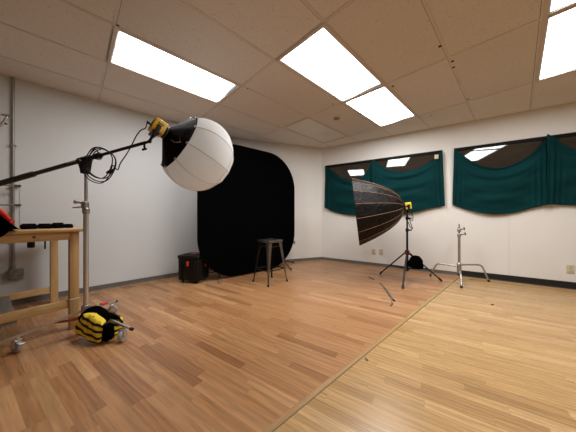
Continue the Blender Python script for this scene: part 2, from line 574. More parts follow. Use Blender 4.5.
A0, DA, B0, DB = 0.24, 1.225, 0.48, 0.613
tb = MB()
gp = MB()
for k in range(-12, 8):
    bb = B0+DB*k
    p = GR(0, bb, 0); lo, hi = clip_line(p, G1)
    if hi-lo > 0.05:
        c = p+G1*((lo+hi)/2)+UP*(ZC-0.002)
        tb.box(c, (hi-lo, 0.022, 0.004), (G1, G2, UP))
        gp.box(c+G2*0.0125+UP*0.0012, (hi-lo, 0.004, 0.0028), (G1, G2, UP))
for k in range(-8, 8):
    aa = A0+DA*k
    p = GR(aa, 0, 0); lo, hi = clip_line(p, G2)
    if hi-lo > 0.05:
        c = p+G2*((lo+hi)/2)+UP*(ZC-0.0021)
        tb.box(c, (0.022, hi-lo, 0.0042), (G1, G2, UP))
        gp.box(c+G1*0.0125+UP*0.0012, (0.004, hi-lo, 0.003), (G1, G2, UP))
struct('ceiling_grid', tb, M['tbar'], smooth=0)
struct('ceiling_grid_gap', gp, mat('ceiling_gap_line', (0.20, 0.15, 0.11), 0.9), smooth=0)
# wall angle along the ceiling edge
for i, nm in ((0, 'trim_5'), (1, 'trim_6'), (2, 'trim_7')):
    a, b = POLY[i], POLY[i+1]; d = (b-a).normalized(); n = V((d.y, -d.x, 0))
    struct(nm, MB().prism([a+UP*(ZC-0.003), a+n*0.022+UP*(ZC-0.003), a+n*0.022+UP*ZC, a+UP*ZC], b-a), M['tbar'], smooth=0)
# dark open holes and chips beside the bars
hl = MB()
for px, py, w, l in ((440, 46, .03, .035), (452.5, 61, .03, .03), (453.5, 67, .03, .03), (468, 99, .03, .03), (247.5, 88.5, .02, .03), (118, 25, .02, .03), (303, 38, .012, .09), (299, 42, .012, .07), (333, 104, .02, .02), (393, 86, .03, .025), (431, 115, .02, .04)):
    Y = F*(ZC-H)/(216-py); c = V(((px-288)/F*Y, Y, ZC-0.0045))
    hl.lathe([(w*0.5, 0), (w*0.5, 0.002)], c, UP, 8)
struct('ceiling_chip', hl, M['gap'], smooth=0)

# ------------------------------------------------------------------ ceiling lights
def light_at(a, b, label, lit, first=None):
    c = GR(a, b, ZC)
    if first is not None:
        return copy_thing(first, c, label)
    r = thing('ceiling_light', label, 'ceiling light', c, 'recessed ceiling lights' if lit else None)
    fr = MB()
    L, Wd, t = 1.225, 0.613, 0.033
    for s in (-1, 1):
        fr.box(c+G2*(s*(Wd/2-t/2))-UP*0.005, (L, t, 0.010), (G1, G2, UP))
        fr.box(c+G1*(s*(L/2-t/2))-UP*0.005, (t, Wd-2*t, 0.010), (G1, G2, UP))
    obj('frame', fr, M['fix'], r, smooth=0, bevel=0.003)
    df = MB()
    df.grid(24, 12, lambda u, v: c+G1*((u-.5)*(L-2*t))+G2*((v-.5)*(Wd-2*t))-UP*(0.003+0.003*math.sin(PI*u)*math.sin(PI*v)))
    obj('diffuser', df, M['lens'] if lit else M['lens_off'], r)
    return r


ac = lambda k: A0+DA*(k+.5)
bc = lambda k: B0+DB*(k+.5)
l0 = light_at(ac(0), bc(3), 'lit rectangular ceiling panel above the boom arm, nearest the left wall', True)
light_at(ac(1), bc(1), 'larger lit ceiling panel of the end to end pair in mid ceiling', True, l0)
light_at(ac(2), bc(1), 'smaller far lit ceiling panel of the end to end pair, beside the smoke detector', True, l0)
light_at(ac(2), bc(-2), 'lit ceiling panel above the second window, cut by the frame edge', True, l0)
light_at(ac(1), bc(-2), 'lit ceiling panel cut off at the top right corner of the photo', True, l0)
light_at(ac(2), bc(3), 'unlit grey ceiling light panel above the black backdrop', False)

# smoke detector
c = GR(3.02, 2.01, ZC)
c = V((c.x, c.y, ZC))
r = thing('smoke_detector', 'small round white smoke detector on the ceiling beside the lit panel', 'smoke detector', c)
obj('base', MB().lathe([(0.065, 0), (0.065, -0.012), (0.058, -0.016)], c, UP, 24), M['white_p'], r)
obj('cover', MB().lathe([(0.050, -0.016), (0.048, -0.028), (0.036, -0.038), (0.012, -0.041)], c, UP, 24), mat('detector_grey', (0.22, 0.19, 0.16), 0.5), r)

# ------------------------------------------------------------------ windows
def window(n, sa, sb, za, zb):
    g = struct('window_%d' % n, MB().box(RWP((sa+sb)/2, (za+zb)/2, 0.004), (sb-sa, 0.008, zb-za), (RW, RN, UP)), M['glass'], smooth=0)
    f = MB()
    t = 0.05
    for zz in (za+t/2, zb-t/2): f.box(RWP((sa+sb)/2, zz, 0.012), (sb-sa, 0.024, t), (RW, RN, UP))
    for ss in (sa+t/2, sb-t/2): f.box(RWP(ss, (za+zb)/2, 0.012), (t, 0.0235, zb-za), (RW, RN, UP))
    n_m = max(1, int(round((sb-sa)/1.4)))
    for k in range(1, n_m):
        f.box(RWP(sa+(sb-sa)*k/n_m, (za+zb)/2, 0.011), (0.03, 0.02, zb-za-2*t), (RW, RN, UP))
    obj('window_frame', f, M['frame'], g, smooth=0, bevel=0.003)


w1a, zt1 = onwall(325.5, 166.0); w1b, zt1b = onwall(442, 150.8)
w2a, zt2 = onwall(454, 148.0); _, zt2b = onwall(576, 132.5)
ztop = (zt1+zt1b+zt2+zt2b)/4
print('window tops', zt1, zt1b, zt2, zt2b, 's', w1a, w1b, w2a, onwall(576, 140)[0])
w2b = w2a+(onwall(549, 140)[0]-w2a)*2
window(1, w1a, w1b, ztop-0.62, ztop)
window(2, w2a, w2b, ztop-0.62, ztop)


# curtains -------------------------------------------------------------
def interp(pts, x):
    """smooth interpolation through (x, y) points (monotone-ish cubic)"""
    n = len(pts)
    if x <= pts[0][0]: return pts[0][1]
    if x >= pts[-1][0]: return pts[-1][1]
    for i in range(n-1):
        if pts[i][0] <= x <= pts[i+1][0]: break
    x0, y0 = pts[i]; x1, y1 = pts[i+1]
    def sl(j):
        if j == 0: return (pts[1][1]-pts[0][1])/(pts[1][0]-pts[0][0])
        if j == n-1: return (pts[-1][1]-pts[-2][1])/(pts[-1][0]-pts[-2][0])
        return (pts[j+1][1]-pts[j-1][1])/(pts[j+1][0]-pts[j-1][0])
    h = x1-x0; t = (x-x0)/h
    return (2*t**3-3*t**2+1)*y0+(t**3-2*t**2+t)*h*sl(i)+(-2*t**3+3*t**2)*y1+(t**3-t**2)*h*sl(i+1)


def curtain(label, top, bot, seed, out=0.05, folds=4, lift=0.0):
    sa, sb = top[0][0], top[-1][0]
    rnd = random.Random(seed)
    ph = [rnd.uniform(0, 6.28) for _ in range(6)]

    def fn(u, v):
        s = sa+(sb-sa)*u
        zt = interp(top, s)
        bs = bot[0][0]+(bot[-1][0]-bot[0][0])*u
        zb = interp(bot, bs)
        ss = s+(bs-s)*v
        z = zt+(zb-zt)*v
        mid = math.sin(PI*u)
        vv = v**0.8
        # swag folds run in arcs from pin to pin; they fade towards the hem
        d = 0.017*math.sin(2*PI*folds*vv*(0.55+0.45*mid)+ph[0]+0.8*math.sin(3*u+ph[1]))*(0.35+0.65*mid)*(1-v)**0.5
        d += 0.005*math.sin(2*PI*folds*1.7*vv+ph[2]+2*u)*mid*(1-0.6*v)
        # hanging folds below each pin
        e = math.exp(-((min(u, 1-u))/0.13)**2)
        d += 0.015*e*math.sin(2*PI*(min(u, 1-u)/0.055)+ph[3]+1.2*v)*min(1, v*3)*(0.4+0.6*v)
        d += 0.010*math.sin(9*u+4*v+ph[4])
        bulge = 0.035*mid*math.sin(PI*min(1, v*1.1))
        o = max(0.028, out+d+bulge)+lift*math.exp(-(u/0.09)**2)
        return RWP(ss, z, o)
    mb = MB().grid(110, 64, fn)
    return obj('curtain', mb, M['teal'], None, label, 'curtain', 'teal cloths pinned over the windows', smooth=180, solid=0.004)


def wp(lst): return [onwall(px, py, 0.05) for px, py in lst]


c_a = curtain('teal cloth pinned over the left third of the first window, behind the softbox',
              wp([(325, 165.5), (331, 170.5), (340, 177), (350, 180.5), (358, 180), (366, 172), (373.2, 161)]),
              wp([(324.5, 207.5), (334, 212), (345, 214.5), (356, 215), (366, 213), (373.2, 211)]), 3, 0.05, 3)
c_b = curtain('teal cloth swagged across the right part of the first window, with a tan clip',
              wp([(372.4, 159.5), (380, 165), (388, 170), (400, 172), (412, 170.3), (422, 166.5), (432, 160), (438, 154), (442.3, 149.7)]),
              wp([(372.4, 213), (386, 215), (400, 214.5), (415, 212), (430, 208.5), (445, 206)]), 5, 0.06, 4, 0.055)
c_c = curtain('wide teal cloth swagged over the left half of the second window',
              wp([(454, 147.8), (460, 152.8), (472.5, 162), (485, 167), (501, 168), (518, 162.5), (533, 152.8), (543, 142.5), (548.8, 135.3)]),
              wp([(452.5, 205), (472, 211), (492, 214.5), (514, 213), (533, 208), (548.8, 204.5)]), 8, 0.05, 4)
sm = onwall(549, 135.3, 0.05)[0]
tp = wp([(545.2, 135.3), (556, 139.5), (562, 144), (576, 150)])
tp2 = tp+[(sm+(w2b-sm)*f, z) for f, z in ((0.55, tp[-1][1]-0.02), (0.75, tp[-1][1]+0.08), (1.0, ztop+0.02))]
bt = wp([(545.2, 204.5), (562, 205), (576, 205.5)])
bt2 = bt+[(sm+(w2b-sm)*f, bt[-1][1]+dz) for f, dz in ((0.6, -0.03), (1.0, 0.03))]
c_d = curtain('teal cloth on the right half of the second window, cut by the frame edge', tp2, bt2, 12, 0.05, 4, 0.06)
# the tan clip on the first window's cloth
p = RWP(*onwall(436.5, 157, 0.09), 0.105)
r = MB().rbox(p, (0.06, 0.008, 0.075), 0.004, (RW, RN, UP))
obj('clip', r, M['tan_tag'], c_b, 'tan clip')


# ------------------------------------------------------------------ outlets
def outlet(px, py, label, first=None):
    s, z = onwall(px, py)
    p = RWP(s, z, 0.0)
    if first: return copy_thing(first, p, label)
    r = thing('wall_outlet', label, 'outlet', p, 'outlets on the window wall')
    pl = obj('cover_plate', MB().rbox(p+RN*0.004, (0.075, 0.008, 0.118), 0.003, (RW, RN, UP)), M['almond'], r)
    for dz in (-0.026, 0.026):
        so = obj('socket', MB().lathe([(0.016, 0.008), (0.016, 0.0105), (0.014, 0.011)], p+UP*dz, RN, 16), M['almond'], r)
        sl = MB()
        for dx in (-0.006, 0.006): sl.box(p+UP*(dz+0.003)+RW*dx+RN*0.0112, (0.003, 0.001, 0.009), (RW, RN, UP))
        sl.box(p+UP*(dz-0.008)+RN*0.0112, (0.005, 0.001, 0.005), (RW, RN, UP))
        obj('slot', sl, M['slot'], so)
    return r


o1 = outlet(373.8, 251.5, 'left almond outlet of the pair behind the black tripod stand')
outlet(381.3, 251.8, 'right almond outlet of the pair behind the black tripod stand', o1)
outlet(570, 269, 'single almond outlet low on the wall under the second window', o1)


# ------------------------------------------------------------------ backdrop
PL = V((-1.338, 3.30, 0)); PR = V((0.124, 4.60, 0))
BD = (PR-PL).normalized(); BW = (PR-PL).length
BN = V((BD.y, -BD.x, 0))            # faces the camera
ZB0, ZB1, RC = 0.028, 2.205, 0.66


def bd_outline(ins=0.0, n=14):
    pts = []
    r = RC-ins
    for cx, cz, a0 in ((BW-RC, ZB1-RC, 90), (BW-RC, ZB0+RC, 0), (RC, ZB0+RC, -90), (RC, ZB1-RC, 180)):
        for k in range(n+1):
            a = math.radians(a0-90*k/n)
            pts.append((cx+r*math.cos(a), cz+r*math.sin(a)))
    return pts


r = thing('pop_up_backdrop', 'large black fabric backdrop panel with rounded corners standing behind the stool', 'backdrop', PL+BD*(BW/2))
ring = [PL+BD*s+UP*z for s, z in bd_outline()]
mb = MB()
ctr = PL+BD*(BW/2)+UP*((ZB0+ZB1)/2)
N = len(ring)
vs = []
levels = [1.0, 0.97, 0.9, 0.75, 0.5, 0.25]
for l in levels:
    for i, p in enumerate(ring):
        q = ctr+(p-ctr)*l
        d = 0.012*math.sin(3.1*q.z+1.3*i*0.05)*(1-l)
        vs.append(q-BN*d)
vs.append(ctr)
fs = []
for a in range(len(levels)-1):
    for i in range(N):
        j = (i+1) % N
        fs.append((a*N+i, a*N+j, (a+1)*N+j, (a+1)*N+i))
a = len(levels)-1
for i in range(N): fs.append((a*N+i, a*N+(i+1) % N, len(levels)*N))
mb.add(vs, fs)
obj('cloth', mb, M['black_cloth'], r, smooth=60)
obj('rim', MB().tube(ring, 0.013, 8, True), M['black_cloth'], r)
obj('clip', MB().rbox(PR+UP*0.47+BD*0.012, (0.03, 0.03, 0.07), 0.006, (BD, BN, UP)), M['steel'], r, 'small grey clip')


def support(x, y, feet, label, top=2.0):
    c = V((x, y, 0))
    r = thing('backdrop_stand', label, 'stand', c, 'stands behind the backdrop')
    obj('pole', MB().tube([c+UP*0.05, c+UP*1.1, c+UP*1.12, c+UP*top], [0.014, 0.014, 0.010, 0.010], 10), M['black_m'], r)
    obj('hub', MB().lathe([(0.022, 0.035), (0.024, 0.06), (0.022, 0.10)], c, UP, 12), M['black_m'], r)
    for q, m in feet:
        q = V(q); d = (q-c); d.z = 0; d.normalize()
        lg = obj('leg', MB().tube([c+UP*0.075, q+UP*0.016-d*0.03], 0.009, 8), M['black_m'], r)
        obj('rubber_foot', MB().tube([q+UP*0.030-d*(0.14 if m is M['chrome'] else 0.04), q+UP*0.012], [0.014, 0.013], 8), M['rubber'] if m is M['black_m'] else m, lg)


pfl = FL(219.7, 284.2); pfr = FL(291.3, 270.6)
support(-1.19, 3.83, [(pfl, M['chrome']), ((-1.52, 3.80, 0), M['black_m']), ((-1.0, 4.12, 0), M['black_m'])], 'stand behind the left edge of the black backdrop, its silver foot poking out')
support(-0.09, 4.66, [(pfr, M['black_m']), ((-0.38, 4.60, 0), M['black_m']), ((0.13, 4.82, 0), M['black_m'])], 'stand behind the right edge of the black backdrop, its dark leg poking out')

# ------------------------------------------------------------------ hard case
fx = V((0.975, -0.22, 0)).normalized(); fy = V((0.22, 0.975, 0)).normalized(); AX = (fx, fy, UP)
cl = V((-1.68, 3.385, 0)); cw, cd, chh = 0.352, 0.29, 0.43
cc = cl+fx*(cw/2)+fy*(cd/2)
r = thing('hard_case', 'black hard equipment case with red latches on the floor left of the backdrop', 'case', cc)
P = lambda x, y, z: cc+fx*x+fy*y+UP*z
bodyc = MB().rbox(P(0, 0, 0.205), (cw, cd, 0.33), 0.022, AX)
for x in (-0.12, 0.12):
    bodyc.rbox(P(x, -cd/2-0.004, 0.20), (0.045, 0.014, 0.30), 0.005, AX)
    bodyc.rbox(P(x, cd/2+0.004, 0.20), (0.045, 0.014, 0.30), 0.005, AX)
for y in (-0.09, 0.09): bodyc.rbox(P(cw/2+0.004, y, 0.20), (0.014, 0.04, 0.30), 0.005, AX)
obj('body', bodyc, M['black'], r)
lid = MB().rbox(P(0, 0, 0.395), (cw+0.016, cd+0.016, 0.058), 0.018, AX)
lid.rbox(P(0, 0, 0.426), (cw*0.7, cd*0.6, 0.012), 0.004, AX)
ld = obj('lid', lid, M['black'], r)
obj('lid_mark', MB().rbox(P(0.02, -0.03, 0.4335), (0.08, 0.05, 0.003), 0.001, AX), M['red'], ld, 'red mark on the lid')
obj('latch', MB().rbox(P(0.0, -cd/2-0.009, 0.30), (0.036, 0.014, 0.075), 0.005, AX).rbox(P(0.0, -cd/2-0.016, 0.285), (0.022, 0.01, 0.03), 0.003, AX), M['red'], r, 'red front latch')
obj('latch', MB().rbox(P(cw/2+0.009, 0.03, 0.27), (0.014, 0.036, 0.075), 0.005, AX), M['red'], r, 'red side latch')
hd = MB().tube(smooth_pts([P(-cw/2-0.005, -0.07, 0.36), P(-cw/2-0.035, -0.06, 0.345), P(-cw/2-0.035, 0.06, 0.345), P(-cw/2-0.005, 0.07, 0.36)], 6), 0.009, 8)
obj('handle', hd, M['black'], r)
for x in (-0.12, 0.12):
    for y in (-0.1, 0.1):
        obj('foot', MB().lathe([(0.018, 0.0), (0.018, 0.045)], P(x, y, 0), UP, 12), M['rubber'], r)

# ------------------------------------------------------------------ stool
cs = V((-0.279, 3.45, 0))
feet = [FL(268.2, 286.7), FL(287.0, 281.2), FL(271.8, 277.6), FL(253.2, 281.6)]
r = thing('metal_stool', 'gunmetal square metal bar stool standing in front of the black backdrop', 'stool', cs)
dirs = [(f-cs).normalized() for f in feet]
ZS = 0.655
sx = (dirs[0]+dirs[1]).normalized(); sy = V((-sx.y, sx.x, 0))
st = MB().rbox(cs+UP*(ZS-0.006), (0.285, 0.285, 0.010), 0.005, (sx, sy, UP))
# dished seat lip
for s in (-1, 1):
    st.rbox(cs+sx*(s*0.136)+UP*(ZS-0.020), (0.010, 0.283, 0.036), 0.004, (sx, sy, UP))
    st.rbox(cs+sy*(s*0.136)+UP*(ZS-0.020), (0.283, 0.010, 0.036), 0.004, (sx, sy, UP))
seat = obj('seat', st, M['gun'], r)
obj('hand_hole', MB().lathe([(0.018, 0.0), (0.018, 0.0015)], cs+UP*ZS, UP, 16), M['slot'], seat)
lt = []
for i, f in enumerate(feet):
    d = dirs[i]; t = V((-d.y, d.x, 0))
    top = cs+d*0.180+UP*(ZS-0.012)
    bot = f+UP*0.02
    lt.append((top, bot))
    # L-shaped pressed leg: wide at the top, narrow at the bottom
    mb = MB()
    e1 = (t-d).normalized(); e2 = (-t-d).normalized()
    def sect(p, w, th=0.004):
        return [p, p+e1*w, p+e1*w-d*th, p-d*(th*1.4), p+e2*w-d*th, p+e2*w]
    secs = []
    for k in range(9):
        u = k/8
        w = 0.050*(1-u)**1.2+0.016
        secs.append(sect(top+(bot-top)*u, w))
    n = 6
    vs = [p for s_ in secs for p in s_]
    fs = [(k*n+i_, k*n+(i_+1) % n, (k+1)*n+(i_+1) % n, (k+1)*n+i_) for k in range(8) for i_ in range(n)]
    fs += [tuple(range(n))[::-1], tuple(8*n+k for k in range(n))]
    mb.add(vs, fs)
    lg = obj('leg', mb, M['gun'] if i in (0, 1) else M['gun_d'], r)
    obj('rubber_foot', MB().tube([bot+UP*0.006, f+UP*0.0], [0.016, 0.018], 10), M['rubber'], lg)
for i in range(4):
    j = (i+1) % 4
    for frac, rr in ((0.70, 0.007), (0.14, 0.006)):
        pa = lt[i][0]+(lt[i][1]-lt[i][0])*frac-dirs[i]*0.012; pb = lt[j][0]+(lt[j][1]-lt[j][0])*frac-dirs[j]*0.012
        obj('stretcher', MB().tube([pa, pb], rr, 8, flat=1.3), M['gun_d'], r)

# ------------------------------------------------------------------ right: tripod light stand, video light, parabolic softbox
sc = V((1.868, 3.48, 0))
feet = [FL(379.3, 273.8), FL(402.5, 289.0), FL(442.5, 281.2)]
r = thing('tripod_stand', 'black tripod light stand carrying the parabolic softbox in front of the first window', 'light stand', sc)
ZL = 1.055
obj('pole', MB().tube([sc+UP*0.16, sc+UP*0.46, sc+UP*0.461, sc+UP*0.80, sc+UP*0.801, sc+UP*ZL], [0.019, 0.019, 0.016, 0.016, 0.013, 0.013], 14), M['black_m'], r)
cr = obj('crown', MB().lathe([(0.022, 0.41), (0.034, 0.425), (0.036, 0.47), (0.024, 0.485)], sc, UP, 16), M['black_m'], r)
obj('red_ring', MB().lathe([(0.0375, 0.44), (0.0375, 0.456)], sc, UP, 16), M['red'], cr, 'thin red ring')
for zz in (0.80, 0.985):
    k = obj('collar', MB().lathe([(0.022, zz-0.025), (0.024, zz), (0.022, zz+0.025)], sc, UP, 14), M['black'], r)
    obj('knob', MB().cyl(sc+UP*zz+V((0.02, -0.01, 0)), sc+UP*zz+V((0.055, -0.03, 0)), 0.011, 8), M['black'], k)
obj('lower_collar', MB().lathe([(0.020, 0.165), (0.028, 0.18), (0.028, 0.215), (0.020, 0.23)], sc, UP, 14), M['black'], r)
for f in feet:
    d = (f-sc); d.z = 0; d.normalize()
    a = sc+d*0.03+UP*0.445; b = f+UP*0.014-d*0.02
    lg = obj('leg', MB().tube([a, a+(b-a)*0.5, b], [0.013, 0.013, 0.012], 10, flat=0.8), M['black_m'], r)
    obj('rubber_foot', MB().tube([a+(b-a)*0.93, b+(b-a).normalized()*0.012], [0.017, 0.014], 10), M['rubber'], lg)
    m = a+(b-a)*0.58
    obj('brace', MB().tube([sc+d*0.025+UP*0.195, m], 0.007, 8, flat=1.5), M['black_m'], r)

# sand weight hanging off the tripod
p = W(413.3, 252.5, 3.43)
p = sc+V((0.035, -0.045, 0.36))
r2 = thing('weight_bag', 'black weight bag hanging between the legs of the tripod stand', 'sandbag', p)
def bagfn(cen, ax, w, d, h, flare=0.25, sag=0.03, e=0.55):
    sp = lambda t: math.copysign(abs(t)**e, t)
    def fn(u, v):
        th = -PI/2+PI*v; ph = 2*PI*u
        x = sp(math.cos(th))*sp(math.cos(ph)); y = sp(math.cos(th))*sp(math.sin(ph)); z = sp(math.sin(th))
        k = 1+flare*(-z)
        q = cen+ax[0]*(x*w/2*k)+ax[1]*(y*d/2*k)+ax[2]*(z*h/2)
        q += ax[2]*(-sag*(x*x)) + ax[1]*(0.006*math.sin(7*x+5*z)) + ax[0]*(0.005*math.sin(6*z+3*y))
        return q
    return fn
bax = (V((0.95, -0.22, -0.20)).normalized(), V((0.28, 0.96, 0)).normalized(), None)
bax = (bax[0], bax[1], bax[0].cross(bax[1]).normalized())
obj('pouch', MB().grid(28, 14, bagfn(p+V((0.025, -0.085, -0.035)), bax, 0.205, 0.07, 0.20, 0.34, 0.0, 0.7), True), M['black_cloth'], r2, smooth=180)
obj('strap', MB().tube(smooth_pts([p+V((-0.080, -0.035, 0.105)), p+V((-0.065, -0.07, 0.085)), p+V((-0.03, -0.085, 0.05)), p+V((0.02, -0.085, 0.02))], 5), 0.012, 8, flat=0.3), M['black_cloth'], r2)

# softbox geometry: axis from lamp towards the opening
axs = V((-0.950, 0.290, -0.115)).normalized()
apex = W(402.5, 206.5, 3.48)
apex = V((apex.x, apex.y, apex.z))
lampc = apex-axs*0.075
r = thing('video_light', 'yellow cube video light on the black tripod stand behind the parabolic softbox', 'video light', lampc)
la = axs; lb = UP.cross(la).normalized(); lc = la.cross(lb).normalized()
obj('body', MB().rbox(lampc, (0.085, 0.105, 0.105), 0.010, (la, lb, lc)), M['yellow_hot'], r)
gr = MB()
for k in range(4): gr.rbox(lampc-lb*(-0.0535)+lc*(0.018-0.013*k), (0.05, 0.003, 0.006), 0.001, (la, lb, lc))
for k in range(5): gr.rbox(lampc-la*0.0435+lc*(0.03-0.015*k), (0.003, 0.07, 0.007), 0.001, (la, lb, lc))
obj('vent_grille', gr, M['black'], r)
for s in (-1, 1): obj('control_panel', MB().rbox(lampc+lb*(s*0.054)-lc*0.008+la*0.012, (0.055, 0.003, 0.022), 0.001, (la, lb, lc)), M['slot'], r)
obj('mount_ring', MB().lathe([(0.05, 0.040), (0.056, 0.05), (0.056, 0.062), (0.05, 0.065)], lampc, la, 24), M['black'], r)
# yoke down to the stand head
pt = sc+UP*(ZL+0.0)
yk = MB()
yk.rbox(V((lampc.x, lampc.y, 0))+UP*(lampc.z-0.066), (0.06, 0.11, 0.016), 0.004, (la, lb, lc))
for s in (-1, 1): yk.rbox(lampc+lb*(s*0.060)-lc*0.030, (0.028, 0.006, 0.085), 0.002, (la, lb, lc))
obj('yoke', yk, M['black'], r)
yb = V((lampc.x, lampc.y, lampc.z-0.075))
obj('swivel', MB().tube([yb, V((sc.x, sc.y, ZL+0.024))], 0.012, 10).ball(V((sc.x, sc.y, ZL+0.024)), 0.0215, 12), M['black'], r)

R0, DEP, NG = 0.555, 0.705, 16
sbx = thing('parabolic_softbox', 'large black parabolic softbox with orange ribs, opening turned to the left', 'softbox', apex)
sbB = UP.cross(axs).normalized(); sbC = axs.cross(sbB).normalized()
def sb_pt(ang, f, shrink=0.0):
    rr = 0.055+(R0-0.055)*math.sqrt(f)
    rr *= 1-shrink
    return apex+axs*(DEP*f)+(sbC*math.cos(ang)+sbB*math.sin(ang))*rr
off = PI/NG
NS = 6
def sbf(u, v):
    k = u*NG; fr = k-math.floor(k)
    sag = 0.0215*(4*fr*(1-fr))                      # cloth pulled straight between the ribs
    return sb_pt(u*2*PI+off, v**1.6, sag*(0.6+0.4*v))
obj('shell', MB().grid(NG*NS, 26, sbf, True), M['black_nylon'], sbx, smooth=60)
for k in range(NG):
    a = 2*PI*k/NG+off
    obj('rib', MB().tube([sb_pt(a, (i/14)**1.6) for i in range(15)], 0.0027, 6), M['orange'], sbx, 'orange piped rib')
obj('rim', MB().tube([sbf(i/(NG*NS), 1.0) for i in range(NG*NS)], 0.007, 8, True), M['black_nylon'], sbx)
obj('speed_ring', MB().lathe([(0.052, -0.008), (0.066, -0.004), (0.066, 0.014), (0.052, 0.02)], apex, axs, 24), M['black'], sbx)
obj('front_diffuser', MB().grid(48, 8, lambda u, v: apex+axs*(DEP-0.03)+(sbC*math.cos(u*2*PI)+sbB*math.sin(u*2*PI))*(0.001+(R0-0.02)*v*0.97), True), M['white_flat'], sbx)

# short cable hanging from the lamp on the stand
b0 = V((lampc.x, lampc.y, lampc.z))
pts = [W(411, 212.5, 3.50), W(413, 217, 3.46), W(412, 221, 3.45), W(409.5, 219, 3.44), W(411, 224, 3.44), W(412.5, 229, 3.44), W(409.8, 226, 3.44), W(408.4, 222, 3.455)]
obj('lamp_cable', MB().tube(smooth_pts(pts, 6), 0.0055, 6), M['black'], None, 'short black cable hanging looped beside the tripod pole under the yellow light', 'cable')

# ------------------------------------------------------------------ right: low steel stand with three bent legs
sc2 = V((2.66, 3.45, 0))
feet = [FL(430.3, 276.3), FL(461.5, 288.0), FL(488.7, 281.8)]
r = thing('century_stand', 'low steel stand with bent legs and no arm, beneath the gap between windows', 'light stand', sc2)
zt = 0.85
obj('pole', MB().tube([sc2+UP*0.13, sc2+UP*0.74, sc2+UP*0.741, sc2+UP*zt], [0.0175, 0.0175, 0.013, 0.013], 14), M['steel'], r)
obj('spigot', MB().lathe([(0.008, zt-0.002), (0.008, zt+0.02), (0.011, zt+0.022), (0.011, zt+0.045)], sc2, UP, 12), M['steel'], r)
for zz, ln in ((0.72, 0.075), (0.80, 0.06)):
    k = obj('collar', MB().lathe([(0.022, zz-0.025), (0.025, zz-0.02), (0.025, zz+0.02), (0.022, zz+0.025)], sc2, UP, 14), M['steel'], r)
    tt = sc2+UP*(zz+0.012)+V((ln, -0.02, 0.012))
    obj('thumb_screw', MB().cyl(sc2+UP*zz, tt, 0.007, 8).tube([tt+V((0, -.005, -.022)), tt+V((0.006, 0, 0)), tt+V((0, .005, .026))], [0.005, 0.009, 0.005], 8), M['gun_d'], k)
obj('hub', MB().lathe([(0.022, 0.13), (0.030, 0.14), (0.030, 0.285), (0.022, 0.295)], sc2, UP, 16), M['steel'], r)
for f, zz in zip(feet, (0.235, 0.175, 0.262)):
    d = (f-sc2); d.z = 0; L = d.length; d.normalize()
    pts = [sc2+d*0.02+UP*zz, sc2+d*(L*0.40)+UP*(zz+0.003), sc2+d*(L*0.68)+UP*(zz-0.002), sc2+d*(L*0.79)+UP*(zz-0.035), sc2+d*(L*0.90)+UP*(zz*0.45), f+UP*0.02]
    lg = obj('leg', MB().tube(smooth_pts(pts, 6), 0.0125, 10), M['steel'], r)
    obj('rubber_foot', MB().tube([f+UP*0.035-d*0.006, f+UP*0.002], [0.0155, 0.015], 10), M['rubber'], lg)

# ------------------------------------------------------------------ left: rolling boom stand
bs = V((-1.757, 1.931, 0))
r = thing('boom_stand', 'tall chrome stand on three wheeled legs beside the wooden table', 'light stand', bs)
ztop_b = 1.385
obj('column', MB().tube([bs+UP*0.15, bs+UP*1.065], 0.0185, 16), M['chrome'], r)
obj('upper_tube', MB().tube([bs+UP*1.065, bs+UP*ztop_b], 0.0125, 14), M['chrome'], r)
k = obj('clamp_collar', MB().lathe([(0.021, 1.04), (0.026, 1.045), (0.026, 1.085), (0.020, 1.09)], bs, UP, 16).rbox(bs+UP*1.115+V((-0.004, -0.004, 0)), (0.042, 0.046, 0.06), 0.010), M['steel'], r)
obj('knob', MB().tube([bs+UP*1.13+V((-0.02, -0.01, 0)), bs+UP*1.14+V((-0.055, -0.03, 0.0))], 0.008, 8).ball(bs+UP*1.14+V((-0.06, -0.03, 0)), 0.017, 10), M['steel'], k)
obj('lever', MB().tube([bs+UP*1.10+V((-0.015, -0.015, 0)), bs+UP*1.092+V((-0.05, -0.03, 0)), bs+UP*1.092+V((-0.08, -0.035, 0))], [0.007, 0.008, 0.005], 8), M['chrome'], k)
obj('hub', MB().lathe([(0.020, 0.15), (0.030, 0.155), (0.034, 0.20), (0.030, 0.245), (0.020, 0.25)], bs, UP, 18), M['steel'], r)
cas = [FL(18, 352.5), FL(123.5, 340.5), FL(111, 314.5)]
dirs_b = []
